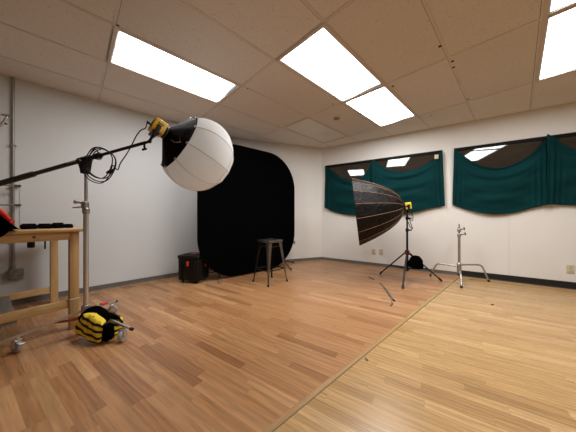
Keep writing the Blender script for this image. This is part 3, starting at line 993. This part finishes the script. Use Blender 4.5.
for i, f in enumerate(cas):
    d = (f-bs); d.z = 0; L = d.length; d.normalize(); dirs_b.append(d)
    ext = (0.72, 0.51, 0.47)[i]
    zc = 0.122
    slope = (0.205-zc)/L
    end = bs+d*ext+UP*(0.205-slope*ext)
    lg = obj('leg', MB().tube([bs+d*0.02+UP*0.203, end], 0.0105, 12), M['chrome'], r)
    obj('end_cap', MB().tube([end-d*0.012+UP*(slope*0.012), end+d*0.012-UP*(slope*0.012)], 0.0125, 10), M['rubber'], lg)
    # caster under the leg
    cp_ = V((f.x, f.y, 0))
    t = V((-d.y, d.x, 0))
    wax = (t*0.5+d*0.85).normalized() if i == 0 else (d*0.9+t*0.3).normalized()
    wf = wax.cross(UP)
    cst = obj('caster', MB().cyl(cp_+UP*0.118, cp_+UP*0.098, 0.012, 10)
              .rbox(cp_+UP*0.092+wf*0.008, (0.030, 0.044, 0.014), 0.005, (wf, wax, UP))
              .rbox(cp_+wf*0.014+wax*0.021+UP*0.066, (0.034, 0.004, 0.056), 0.0015, (wf, wax, UP))
              .rbox(cp_+wf*0.014-wax*0.021+UP*0.066, (0.034, 0.004, 0.056), 0.0015, (wf, wax, UP))
              .rbox(cp_-wf*0.032+UP*0.072, (0.030, 0.036, 0.008), 0.003, (wf, wax, UP)), M['chrome'], r)
    obj('wheel', MB().lathe([(0.004, -0.017), (0.024, -0.016), (0.040, -0.014), (0.0445, -0.008), (0.0445, 0.008), (0.040, 0.014), (0.024, 0.016), (0.004, 0.017)], cp_+wf*0.012+UP*0.0447, wax, 22), mat('caster_grey', (0.34, 0.335, 0.32), 0.45) if i == 0 else bpy.data.materials['caster_grey'], cst)
dr = dirs_b[2]
# brace rods from the column down to the legs, with a red clip on the rear one
obj('red_clip', MB().tube([bs+dr*0.20+UP*0.170, bs+dr*0.30+UP*0.148], 0.0145, 8), M['red'], r, 'red band on the rear leg')

# boom arm
piv = W(84.8, 159.6, 1.925)
tip = W(147.5, 142.0, 1.80)
bd = (tip-piv).normalized()
grip0 = piv-bd*1.30
r = thing('light_boom', 'long black boom arm tilted across the top of the chrome stand', 'light boom', V((bs.x, bs.y, ztop_b)))
obj('main_tube', MB().tube([grip0, piv+bd*0.12], 0.0185, 14), M['black_m'], r)
obj('inner_tube', MB().tube([piv+bd*0.12, tip-bd*0.02], 0.0125, 12), M['black_m'], r)
obj('grip', MB().tube([grip0+bd*0.0, grip0+bd*0.70], 0.0255, 14), M['rubber'], r)
obj('locking_collar', MB().tube([piv+bd*0.10, piv+bd*0.11, piv+bd*0.17, piv+bd*0.18], [0.019, 0.024, 0.024, 0.016], 14), M['black'], r)
hp = V((bs.x, bs.y, 0))
side = bd.cross(UP).normalized(); bup = side.cross(bd).normalized()
if bup.z < 0: bup = -bup
# pivot head: funnel shaped cheek with a socket on the stand
ph = MB()
q = [piv-bd*0.055-bup*0.012, piv+bd*0.055-bup*0.012, V((bs.x+0.024, piv.y, ztop_b+0.035)), V((bs.x+0.020, piv.y, ztop_b+0.001)), V((bs.x-0.020, piv.y, ztop_b+0.001)), V((bs.x-0.026, piv.y, ztop_b+0.04))]
ph.prism([p_-side*0.024 for p_ in q], side*0.048)
hd_ = obj('pivot_head', ph, M['black'], r, bevel=0.004)
obj('clamp_sleeve', MB().tube([piv-bd*0.06, piv+bd*0.06], 0.027, 16), M['black'], r)
obj('knob', MB().cyl(piv-side*0.02-UP*0.03, piv-side*0.055-UP*0.03, 0.022, 12) if (piv-side*0.05).y < piv.y else MB().cyl(piv+side*0.02-UP*0.03, piv+side*0.055-UP*0.03, 0.022, 12), M['black'], r)
obj('print_mark', MB().rbox(piv-bd*0.13+V((0, -0.0183, 0.004)), (0.10, 0.001, 0.006), 0.0004, (bd, V((0, 1, 0)), bd.cross(V((0, 1, 0))))), M['print'], r, 'thin white printed line')
obj('tip_knob', MB().cyl(tip-bd*0.03-UP*0.008, tip-bd*0.028-UP*0.05, 0.008, 8).rbox(tip-bd*0.03-UP*0.052, (0.045, 0.014, 0.016), 0.005, (bd, side, bup)), M['black'], r)

# lantern softbox and its yellow light
lax = V((0.62, 0.68, -0.42)).normalized()
LC = W(198.6, 155.1, 2.03)
LR = 0.334
mount = LC-lax*0.302
lamp2 = LC-lax*0.368
lx = lax; ly = UP.cross(lx).normalized(); lz = lx.cross(ly).normalized()
obj('boom_spigot', MB().tube([tip-bd*0.025, tip+bd*0.02, lamp2-lz*0.083-lx*0.004], [0.011, 0.011, 0.010], 10).ball(tip+bd*0.02, 0.016, 10), M['black'], r)

r = thing('video_light', 'yellow cube video light on the boom tip behind the white lantern', 'video light', lamp2)
obj('body', MB().rbox(lamp2, (0.095, 0.105, 0.105), 0.009, (lx, ly, lz)), M['yellow'], r)
for s in (-1, 1):
    mk = MB()
    for k, (dx, w) in enumerate(((-0.016, 0.012), (0.0, 0.010), (0.016, 0.012))):
        mk.rbox(lamp2+ly*(s*0.0535)+lx*dx+lz*0.018, (w, 0.002, 0.013), 0.0005, (lx, ly, lz))
    mk.rbox(lamp2+ly*(s*0.0535)-lx*0.012-lz*0.004, (0.028, 0.002, 0.006), 0.0005, (lx, ly, lz))
    obj('lettering', mk, M['slot'], r, 'small black markings')
vg = MB()
for k in range(6): vg.rbox(lamp2-lx*0.0485+lz*(0.035-0.014*k), (0.002, 0.08, 0.006), 0.0006, (lx, ly, lz))
obj('vent_grille', vg, M['black'], r)
obj('mount_ring', MB().lathe([(0.05, 0.046), (0.058, 0.052), (0.056, 0.062), (0.05, 0.064)], lamp2, lx, 24), M['black'], r)
yk = MB().rbox(lamp2-lz*0.068-lx*0.004, (0.05, 0.128, 0.010), 0.003, (lx, ly, lz))
for s in (-1, 1): yk.rbox(lamp2+ly*(s*0.0605)-lz*0.035-lx*0.004, (0.03, 0.006, 0.075), 0.002, (lx, ly, lz))
obj('yoke', yk, M['black'], r)

ln = thing('lantern_softbox', 'white globe lantern diffuser with a black skirt hung from the boom tip', 'softbox', LC-UP*LR)
aS = -0.66           # where the skirt ends, in radii along the axis
thS = math.acos(aS*-1.0)
def lan(ang, t, k=1.0):
    """t: polar angle from the front pole"""
    return LC+lax*(LR*0.89*k*math.cos(t))+(lz*math.cos(ang)+ly*math.sin(ang))*(LR*k*math.sin(t))
NGL = 10
tmax = math.acos(aS)
def globe(u, v):
    k = u*NGL; fr = k-math.floor(k)
    t = 0.0005+(tmax-0.0005)*v
    sag = 0.022*(4*fr*(1-fr))*math.sin(t)
    return lan(u*2*PI, t, 1-sag)
obj('globe', MB().grid(NGL*6, 40, globe, True), M['white_dif'], ln, smooth=60)
for k in range(NGL):
    a = 2*PI*k/NGL
    obj('seam', MB().tube([lan(a, 0.06+(tmax-0.06)*i/22, 1.0) for i in range(23)], 0.0026, 6), M['seamgrey'], ln, 'grey stitched seam')
obj('seam', MB().tube([globe(i/60, 0.5/tmax*1.0*1.75) for i in range(60)], 0.0020, 6, True), M['seamgrey'], ln, 'grey stitched seam')
# skirt: eight flat gores from the mount ring to the globe's rim
rS = LR*math.sin(tmax)
def skirt(u, v):
    k = u*NGL; fr = k-math.floor(k)
    sag = 0.022*(4*fr*(1-fr))
    pr = 0.058+(rS*1.012-0.058)*v
    h0 = -0.302; h1 = LR*0.89*aS+0.006
    h = h0+(h1-h0)*v
    bow = -0.001*math.sin(PI*v)
    return LC+lax*h+(lz*math.cos(u*2*PI)+ly*math.sin(u*2*PI))*(pr*(1-sag)+bow)
sk = obj('skirt', MB().grid(NGL*6, 14, skirt, True), M['black_skirt'], ln, smooth=35)
obj('hem', MB().tube([skirt(i/(NGL*6), 1.0) for i in range(NGL*6)], 0.006, 8, True), M['black_skirt'], ln)
for k in range(NGL):
    u = k/NGL
    obj('hook', MB().ball(skirt(u, 1.0), 0.012, 8), M['steel'], ln, 'small metal hook')
# V mark on the skirt side facing the camera
u0 = None
best = 9
for k in range(200):
    q = skirt(k/200, 0.62); d = (q-V((0, 0, H)))
    nrm = (lz*math.cos(k/200*2*PI)+ly*math.sin(k/200*2*PI))
    f = nrm.dot(d.normalized())
    if f < best: best, u0 = f, k/200
def skp(du, v, lift=0.004):
    u = u0+du
    nrm = (lz*math.cos(u*2*PI)+ly*math.sin(u*2*PI))
    return skirt(u, v)+(nrm*0.75-lax*0.66)*lift
vm = MB().tube([skp(-0.012, 0.60), skp(0.006, 0.74)], 0.0055, 6, flat=0.4)
obj('logo_mark', vm, M['print'], ln, 'white stroke of the V mark')
vm = MB().tube([skp(0.028, 0.60), skp(0.006, 0.74)], 0.0040, 6, flat=0.4)
obj('logo_mark', vm, M['red'], ln, 'red stroke of the V mark')
vm = MB()
for k in range(7): vm.tube([skp(-0.026+0.001*k, 0.30+0.04*k), skp(-0.026+0.001*k, 0.322+0.04*k)], 0.0028, 5, flat=0.4)
obj('lettering', vm, M['print'], ln, 'tiny white lettering')

# power cable coiled on the boom, running up to the light
pts = []
rc = random.Random(4)
base = W(103.5, 164.5, 1.862)
nl = 4
loops = []
for i in range(nl*16-3):
    t = i/16.0
    lp = int(t)
    rx = (0.112, 0.125, 0.105, 0.12, 0.12)[lp]; rz = (0.118, 0.135, 0.125, 0.145, 0.14)[lp]
    oz = (0.0, -0.012, 0.004, -0.018, 0)[lp]
    a = PI*0.5+2*PI*t
    pts.append(base+V((rx*math.cos(a), -0.012*lp-0.016+0.010*math.sin(3*a), rz*math.sin(a)+oz)))
pts += [W(117.5, 170, 1.832), W(120.5, 163, 1.825), W(126, 155, 1.81), W(131.5, 145.5, 1.795), W(136, 136.5, 1.785), W(140.5, 130.5, 1.78), W(145.5, 128.0, 1.775)]
cb = lamp2-lx*0.052-lz*0.012
pts += [cb-lx*0.022-lz*0.012, cb]
r = thing('power_cable', 'black power cable coiled over the boom arm and rising to the yellow light', 'cable', pts[0])
obj('cord', MB().tube(smooth_pts(pts, 4), 0.0042, 6), M['black'], r)
q = W(110, 171.5, 1.865)
obj('connector', MB().tube([q+V((-0.03, 0, -0.012)), q+V((-0.015, 0, -0.006)), q+V((0.02, 0, 0.009)), q+V((0.035, 0, 0.016))], [0.007, 0.013, 0.013, 0.007], 10), M['black'], r)
obj('plug', MB().tube([cb-lx*0.030, cb], 0.009, 8), M['black'], r)
tw = MB().tube(smooth_pts([piv+bd*0.16+V((0, -0.03, 0.03)), piv+bd*0.19+V((0, -0.034, 0.0)), piv+bd*0.16+V((0, -0.03, -0.035)), piv+bd*0.14+V((0, 0.03, -0.02)), piv+bd*0.14+V((0, 0.03, 0.025))], 5, True), 0.008, 8, True, flat=0.5)
obj('cable_tie', tw, M['black'], r)

# striped sandbag over the right leg
d1 = dirs_b[1]; tside = V((-d1.y, d1.x, 0))
if tside.y > 0: tside = -tside         # towards the camera
sbp = bs+d1*0.20
zrod = 0.155
r = thing('striped_sandbag', 'yellow and black striped sandbag draped over the leg of the chrome stand', 'sandbag', V((sbp.x, sbp.y, 0)))
a1 = (d1*0.96-UP*0.28).normalized(); a3 = UP
ax_ = (a1, (tside*0.95+UP*0.2).normalized(), None)
ax_ = (ax_[0], ax_[1], ax_[0].cross(ax_[1]).normalized())
if ax_[2].z < 0: ax_ = (ax_[0], -ax_[1], -ax_[2])
pc = bs+d1*0.190+tside*0.070+UP*0.118
obj('front_pouch', MB().grid(44, 24, bagfn(pc, ax_, 0.270, 0.09, 0.175, 0.08, 0.010, 0.50), True), M['stripes'], r, smooth=180)
pc2 = bs+d1*0.195-tside*0.072+UP*0.085
obj('rear_pouch', MB().grid(44, 24, bagfn(pc2, ax_, 0.215, 0.085, 0.15, 0.12, 0.012, 0.62), True), M['stripes'], r, smooth=180)
# black saddle cloth over the rod
def sad(u, v):
    w = (v-0.5)*2
    x = (u-0.5)*0.235
    y = w*0.100
    z = 0.205-(0.05+0.075*u)*abs(w)**2.2+0.006*math.sin(8*u+3*v)-0.22*x
    return bs+d1*(x+0.185)+tside*y+UP*z
obj('saddle', MB().grid(18, 14, sad), M['black_cloth'], r, smooth=180, solid=0.008)
ep = MB().rbox(bs+d1*0.325+tside*0.055+UP*0.085, (0.075, 0.065, 0.125), 0.012, (d1, tside, UP))
obj('end_flap', ep, M['black_cloth'], r)

# orange strap of the sandbag, its end trailing on the floor
cen = smooth_pts([FL(50.5, 323.0, 0.008), W(58, 322.2, 2.04), W(68, 320.6, 1.94), W(79, 318.2, 1.875), W(86, 316, 1.85)], 6)
def strapfn(u, v):
    i = min(int(u*(len(cen)-1)), len(cen)-2); f = u*(len(cen)-1)-i
    c_ = cen[i]+(cen[i+1]-cen[i])*f
    return c_+V((0.05, 0.25, 0.95))*((v-0.5)*(0.014+0.016*min(1, u*1.3)))
obj('strap', MB().grid(24, 3, strapfn), M['orange_strap'], r, 'orange webbing strap', solid=0.003)

# ------------------------------------------------------------------ table
TR = FL(79.5, 327.5)      # front right leg
TB_ = (FL(57.5, 301.5)-TR); TW = TB_.length; TB_.normalize(); TA_ = V((TB_.y, -TB_.x, 0))
TD, TL = TB_, 1.45    # depth direction, depth, length
ZT = 0.905
lw = 0.066
r = thing('wooden_table', 'pale pine workbench with thick legs at the left edge', 'table', TR-TA_*(TL/2)+TD*(TW/2))
tax = (TA_, TB_, UP)
def TP(a, b, z): return TR+TA_*a+TB_*b+UP*z        # a <= 0 away to the left, b >= 0 towards the wall
obj('tabletop', MB().rbox(TP(-TL/2+0.012, TW/2-0.005, ZT-0.013), (TL+0.07, TW+0.05, 0.026), 0.005, tax), M['pine'], r)
for a_, b_ in ((-lw/2, lw/2), (-lw/2, TW-lw/2), (-TL+lw/2, lw/2), (-TL+lw/2, TW-lw/2)):
    obj('leg', MB().rbox(TP(a_, b_, (ZT-0.026)/2), (lw, lw*0.8, ZT-0.026), 0.005, tax), M['pine_v'], r)
ap = obj('front_apron', MB().rbox(TP(-TL/2, 0.012, ZT-0.026-0.035), (TL-2*lw, 0.024, 0.070), 0.003, tax), M['pine'], r)
s = TP(-0.36, 0.0, ZT-0.060)
kn = [W(32.5, 236, 1.78)]
obj('bolt', MB().lathe([(0.010, -0.001), (0.010, 0.003), (0.006, 0.004)], TP(-0.275, 0.0, ZT-0.058), -TB_, 12), M['knot'], ap, 'dark bolt head')
obj('rear_apron', MB().rbox(TP(-TL/2, TW-0.012, ZT-0.026-0.035), (TL-2*lw, 0.024, 0.070), 0.003, tax), M['pine'], r)
obj('side_apron', MB().rbox(TP(-lw/2, TW/2, ZT-0.026-0.035), (0.024, TW-2*lw, 0.070), 0.003, tax), M['pine'], r)
obj('front_stretcher', MB().rbox(TP(-TL/2, 0.035, 0.232), (TL-2*lw, 0.03, 0.072), 0.003, tax), M['pine'], r)
obj('rear_stretcher', MB().rbox(TP(-TL/2, TW-0.035, 0.165), (TL-2*lw, 0.03, 0.066), 0.003, tax), M['pine'], r)
obj('cross_rail', MB().rbox(TP(-0.40, TW/2, 0.175), (0.08, TW-0.10, 0.022), 0.003, tax), M['greywood'], r, 'grey cross board')
obj('leg_tape', MB().box(TP(-lw/2, lw/2, 0.272), (lw+0.002, lw*0.8+0.002, 0.006), tax), M['white_p'], r, 'thin white tape band')
obj('lower_shelf', MB().rbox(TP(-0.36-(TL-0.46)/2, TW/2, 0.155), (TL-0.62, TW-0.10, 0.012), 0.003, tax), mat('dark_shelf', (0.035, 0.028, 0.022), 0.6), r, 'dark lower shelf board')

# flat black things on the table
TS = ZT
def TF(px, b):
    """table-top point seen at column px, b back from the front edge"""
    best = None
    lo, hi = -1.4, 0.1
    for _ in range(60):
        m = (lo+hi)/2; q = TP(m, b, TS)
        if 288+F*q.x/q.y > px: hi = m
        else: lo = m
    return TP((lo+hi)/2, b, TS)
specs = [(27, 0.30, 0.20, 0.040, 0.08, 'flat black pouch on the table, next to the black and red bag'),
         (42, 0.30, 0.17, 0.038, 0.08, 'flat black pouch on the table, second from the bag'),
         (55, 0.30, 0.155, 0.044, 0.08, 'flat black pouch on the table, third from the bag'),
         (66.5, 0.30, 0.115, 0.030, 0.08, 'flat black pouch nearest the right end of the table')]
aL = (TF(20, 0.30)-TR).dot(TA_); aR = (TF(72, 0.30)-TR).dot(TA_)
wsum = sum(q_[2] for q_ in specs); gapw = 0.006; unit = (aR-aL-gapw*3)/wsum; cur = aL
for px, b_, w_, h_, d_, lab in specs:
    w_ *= unit
    q = TP(cur+w_/2, b_, TS); cur += w_+gapw
    rr = thing('equipment_pouch', lab, 'pouch', q, 'black pouches lined up on the table')
    obj('body', MB().rbox(q+UP*(h_/2), (w_, d_*2, h_), 0.014, tax), M['black_skirt'], rr)
    obj('flap', MB().rbox(q+UP*(h_+0.003)-TB_*0.02, (w_*0.8, d_*1.3, 0.008), 0.003, tax), M['black_skirt'], rr)
q = TF(76, 0.05)
# bag at the left edge: black shell with a red lining flap
q = TF(2, 0.06)
bagc = W(-9, 226, 1.70)
bagc = V((bagc.x, bagc.y, ZT+0.085))
r = thing('equipment_bag', 'black bag with a bright red lining, slumped on the table at the left edge', 'bag', V((bagc.x, bagc.y, ZT)))
bx_ = (V((1, 0, 0)), V((0, 1, 0)), UP)
YF = lambda px: 1.674+0.00385*px-0.078
prof = [W(a_, b_, YF(a_)) for a_, b_ in ((-40, 203), (-14, 207), (0, 213), (9, 221), (17, 227.5), (20, 229), (12, 230), (6, 234), (0, 237.5), (-14, 240), (-40, 236))]
def bagsurf():
    c0 = V((sum(p.x for p in prof)/len(prof), sum(p.y for p in prof)/len(prof), sum(p.z for p in prof)/len(prof)))
    o = smooth_pts(prof, 4, True); n = len(o)
    vs = []; fs = []
    lev = [(-0.030, 0.55), (-0.022, 0.8), (-0.008, 0.95), (0.018, 1.0), (0.028, 0.99), (0.10, 0.96), (0.18, 0.85), (0.21, 0.6)]
    for dy, k in lev:
        for p in o:
            qq = c0+(p-c0)*k; z = H+(qq.z-H)*(1+max(dy, 0)/1.6)
            if dy > 0.02: z = max(z, ZT+0.003)
            vs.append(V((qq.x-1.28*max(dy, 0), qq.y+dy, z)))
    for a in range(len(lev)-1):
        for i in range(n):
            fs.append((a*n+i, a*n+(i+1) % n, (a+1)*n+(i+1) % n, (a+1)*n+i))
    fs.append(tuple(range(n))); fs.append(tuple((len(lev)-1)*n+i for i in range(n)))
    return MB().add(vs, fs)
obj('shell', bagsurf(), M['black_cloth'], r, smooth=70)
lin = smooth_pts([W(a_, b_, YF(a_)-0.01) for a_, b_ in ((-22, 202.5), (-4, 208.5), (3, 213.5), (9, 219.5), (14.5, 224.5))], 5)
mbl = MB().tube(lin, [0.005+0.020*math.sin(PI*min(1, (i+1)/len(lin))) for i in range(len(lin))], 10, flat=0.6)
obj('lining', mbl, M['redcloth'], r, 'bright red lining')
obj('zip_pull', MB().tube(smooth_pts([W(9.5, 221, 1.60), W(12, 219.3, 1.60), W(14.2, 221.8, 1.61), W(12, 223.5, 1.60)], 5, True), 0.004, 6, True), M['red'], r, 'orange red cord loop')

# things hanging under the table apron
q = TP(-0.37, 0.06, 0)
zb = ZT-0.110
p = W(31, 244.2, 1.90)
r = thing('power_adapter', 'small black power adapter hanging under the table apron', 'adapter', p)
obj('body', MB().rbox(p, (0.042, 0.03, 0.062), 0.006), M['black'], r)
obj('cord', MB().tube([p+UP*0.03, p+UP*0.07+V((0, 0.002, 0)), V((p.x+0.002, p.y+0.01, ZT-0.027))], 0.0035, 6), M['black'], r)
p = W(45, 244, 1.98)
r = obj('hanging_strap', MB().rbox(V((p.x, p.y, (p.z-0.045+ZT-0.027)/2)), (0.014, 0.004, ZT-0.027-p.z+0.045), 0.0015), M['black'], None, 'thin black strap hanging under the table apron, right of the adapter', 'strap')

# ------------------------------------------------------------------ left wall: conduit, box, rods
LWN = -G2
def LW(a, z, out=0.0):
    p = GR(a, 4.0-out, 0); return V((p.x, p.y, z))
def lwall(px, py, out=0.0):
    d = V(((px-288)/F, 1, -(py-216)/F)); o = V((0, 0, H))
    t = (4.0-out-o.dot(G2))/d.dot(G2); p = o+d*t
    return p.dot(G1), p.z
a_c, _ = lwall(13.2, 130, 0.016)
_, zbx = lwall(16, 274, 0.016)
r = thing('conduit', 'grey electrical conduit running down the left wall to a metal box', 'conduit', LW(a_c, zbx-0.06))
obj('pipe', MB().cyl(LW(a_c, zbx+0.05, 0.016), LW(a_c, ZC-0.004, 0.016), 0.013, 12), M['conduit'], r)
for z in (0.75, 1.35, 1.82):
    obj('strap', MB().rbox(LW(a_c, z, 0.016), (0.05, 0.031, 0.02), 0.003, (G1, G2, UP)), M['conduit'], r)
a_b, _ = lwall(16, 274, 0.03)
obj('coupling', MB().cyl(LW(a_c, zbx+0.045, 0.016), LW(a_c, zbx+0.10, 0.016), 0.017, 12), M['conduit'], r)
bxo = obj('junction_box', MB().rbox(LW(a_b, zbx, 0.028), (0.115, 0.055, 0.115), 0.005, (G1, G2, UP)), M['boxgrey'], r)
obj('cover', MB().rbox(LW(a_b, zbx, 0.057), (0.095, 0.004, 0.098), 0.002, (G1, G2, UP)), M['boxgrey'], bxo)
# chrome rods with end fittings
a_e, z_u = lwall(19.5, 186, 0.10); _, z_l = lwall(19.5, 205.2, 0.10)
_, z_bt = lwall(20, 225, 0.10)
r = thing('chrome_rack', 'thin chrome wire rack with two shelves on the left wall above the table', 'rack', LW(a_e, z_bt, 0.1))
z_bt = min(z_bt, z_l-0.2)
obj('upright', MB().cyl(LW(a_e, z_bt, 0.10), LW(a_e, z_u+0.02, 0.10), 0.004, 8), M['steel'], r)
for z in (z_u, z_l):
    rd = obj('rod', MB().cyl(LW(a_e-1.0, z, 0.10), LW(a_e+0.01, z, 0.10), 0.009, 10), M['steel'], r)
    obj('end_fitting', MB().cyl(LW(a_e-0.035, z, 0.10), LW(a_e+0.012, z, 0.10), 0.013, 12), M['gun'], rd)
    obj('wall_bracket', MB().cyl(LW(a_e-0.01, z, 0.002), LW(a_e-0.01, z, 0.10), 0.008, 8), M['steel'], rd)
# metal wall fitting at the left edge, mostly outside the frame
pts = [lwall(x, y, 0.12) for x, y in ((-14, 134), (-3, 127), (2, 124), (6, 119), (7, 116.5))]
r = thing('metal_clamp', 'small grey metal clamp on a curved arm beside the conduit, high on the left wall', 'clamp', LW(*pts[0], 0.12))
obj('arm', MB().tube(smooth_pts([LW(pts[0][0]-0.05, pts[0][1]-0.05, 0.02)]+[LW(*p_, 0.12) for p_ in pts], 5), 0.013, 10), M['steel'], r)
q0 = LW(*lwall(1, 114.8, 0.12), 0.12); q1 = LW(*lwall(6.5, 115, 0.12), 0.12); q2 = LW(*lwall(11, 117, 0.12), 0.12)
obj('jaw', MB().tube(smooth_pts([q0, q1, q2], 5), 0.012, 8), M['steel'], r)
q0 = LW(*lwall(3, 122.5, 0.12), 0.12); q1 = LW(*lwall(7.5, 124.5, 0.12), 0.12)
obj('lever', MB().tube([q0, q1], [0.010, 0.007], 8), M['gun_d'], r)

# ------------------------------------------------------------------ small things on the floor
pts = [FL(379.5, 282.5, 0.004), FL(383, 285.8, 0.012), FL(386.5, 290, 0.012), FL(389.5, 294.5, 0.01), FL(392, 298.2, 0.006), FL(394, 300.8, 0.005)]
r = thing('cable_strap', 'curved dark cable strap lying on the floor in front of the tripod stand', 'strap', pts[2])
cen2 = smooth_pts(pts, 5)
obj('band', MB().tube(cen2, [0.004+0.008*min(1, i/14) for i in range(len(cen2))], 8, flat=0.6), M['teal_tie'], r)
obj('buckle', MB().rbox(cen2[-2]+UP*0.004, (0.022, 0.045, 0.010), 0.003, ((cen2[-1]-cen2[-4]).normalized().cross(UP), (cen2[-1]-cen2[-4]).normalized(), UP)), M['black'], r)
obj('cable_scrap', MB().tube(smooth_pts([FL(368.8, 277, 0.004), FL(371.5, 278, 0.009), FL(373.8, 279.6, 0.004)], 5), 0.005, 6), M['black'], None, 'short dark cable scrap on the floor, left of the tripod stand', 'scrap')
obj('cable_scrap', MB().tube(smooth_pts([FL(391.5, 301.5, 0.003), FL(392.3, 304, 0.006), FL(390.3, 306, 0.003)], 5), 0.004, 6), M['black'], None, 'tiny dark scrap just below the curved cable strap on the floor', 'scrap')
obj('cable_scrap', MB().tube(smooth_pts([FL(365.3, 357.5, 0.007), FL(367, 359.5, 0.009), FL(368.3, 360.5, 0.007)], 5), 0.003, 6), M['black'], None, 'tiny dark chip lying beside the floor joint strip', 'scrap')
obj('cable_scrap', MB().rbox(FL(492.5, 304.3, 0.004), (0.02, 0.02, 0.006), 0.002), M['black'], None, 'tiny dark speck on the yellow floor in front of the steel stand', 'scrap')

# ------------------------------------------------------------------ camera, world, look
cam = bpy.data.cameras.new('camera'); co = bpy.data.objects.new('camera', cam); COL.objects.link(co)
co.location = (0, 0, H); co.rotation_euler = (PI/2, 0, 0)
cam.sensor_width = 36; cam.sensor_fit = 'HORIZONTAL'; cam.lens = 36*F/576; cam.clip_start = 0.02
SC.camera = co
w = bpy.data.worlds.new('world'); SC.world = w; w.use_nodes = True
w.node_tree.nodes['Background'].inputs[0].default_value = (0.05, 0.05, 0.05, 1)
SC.cycles.use_denoising = True
SC.cycles.max_bounces = 10; SC.cycles.diffuse_bounces = 7
SC.cycles.sample_clamp_indirect = 6.0
SC.view_settings.view_transform = 'Standard'
SC.view_settings.look = 'None'
SC.view_settings.exposure = 0.62
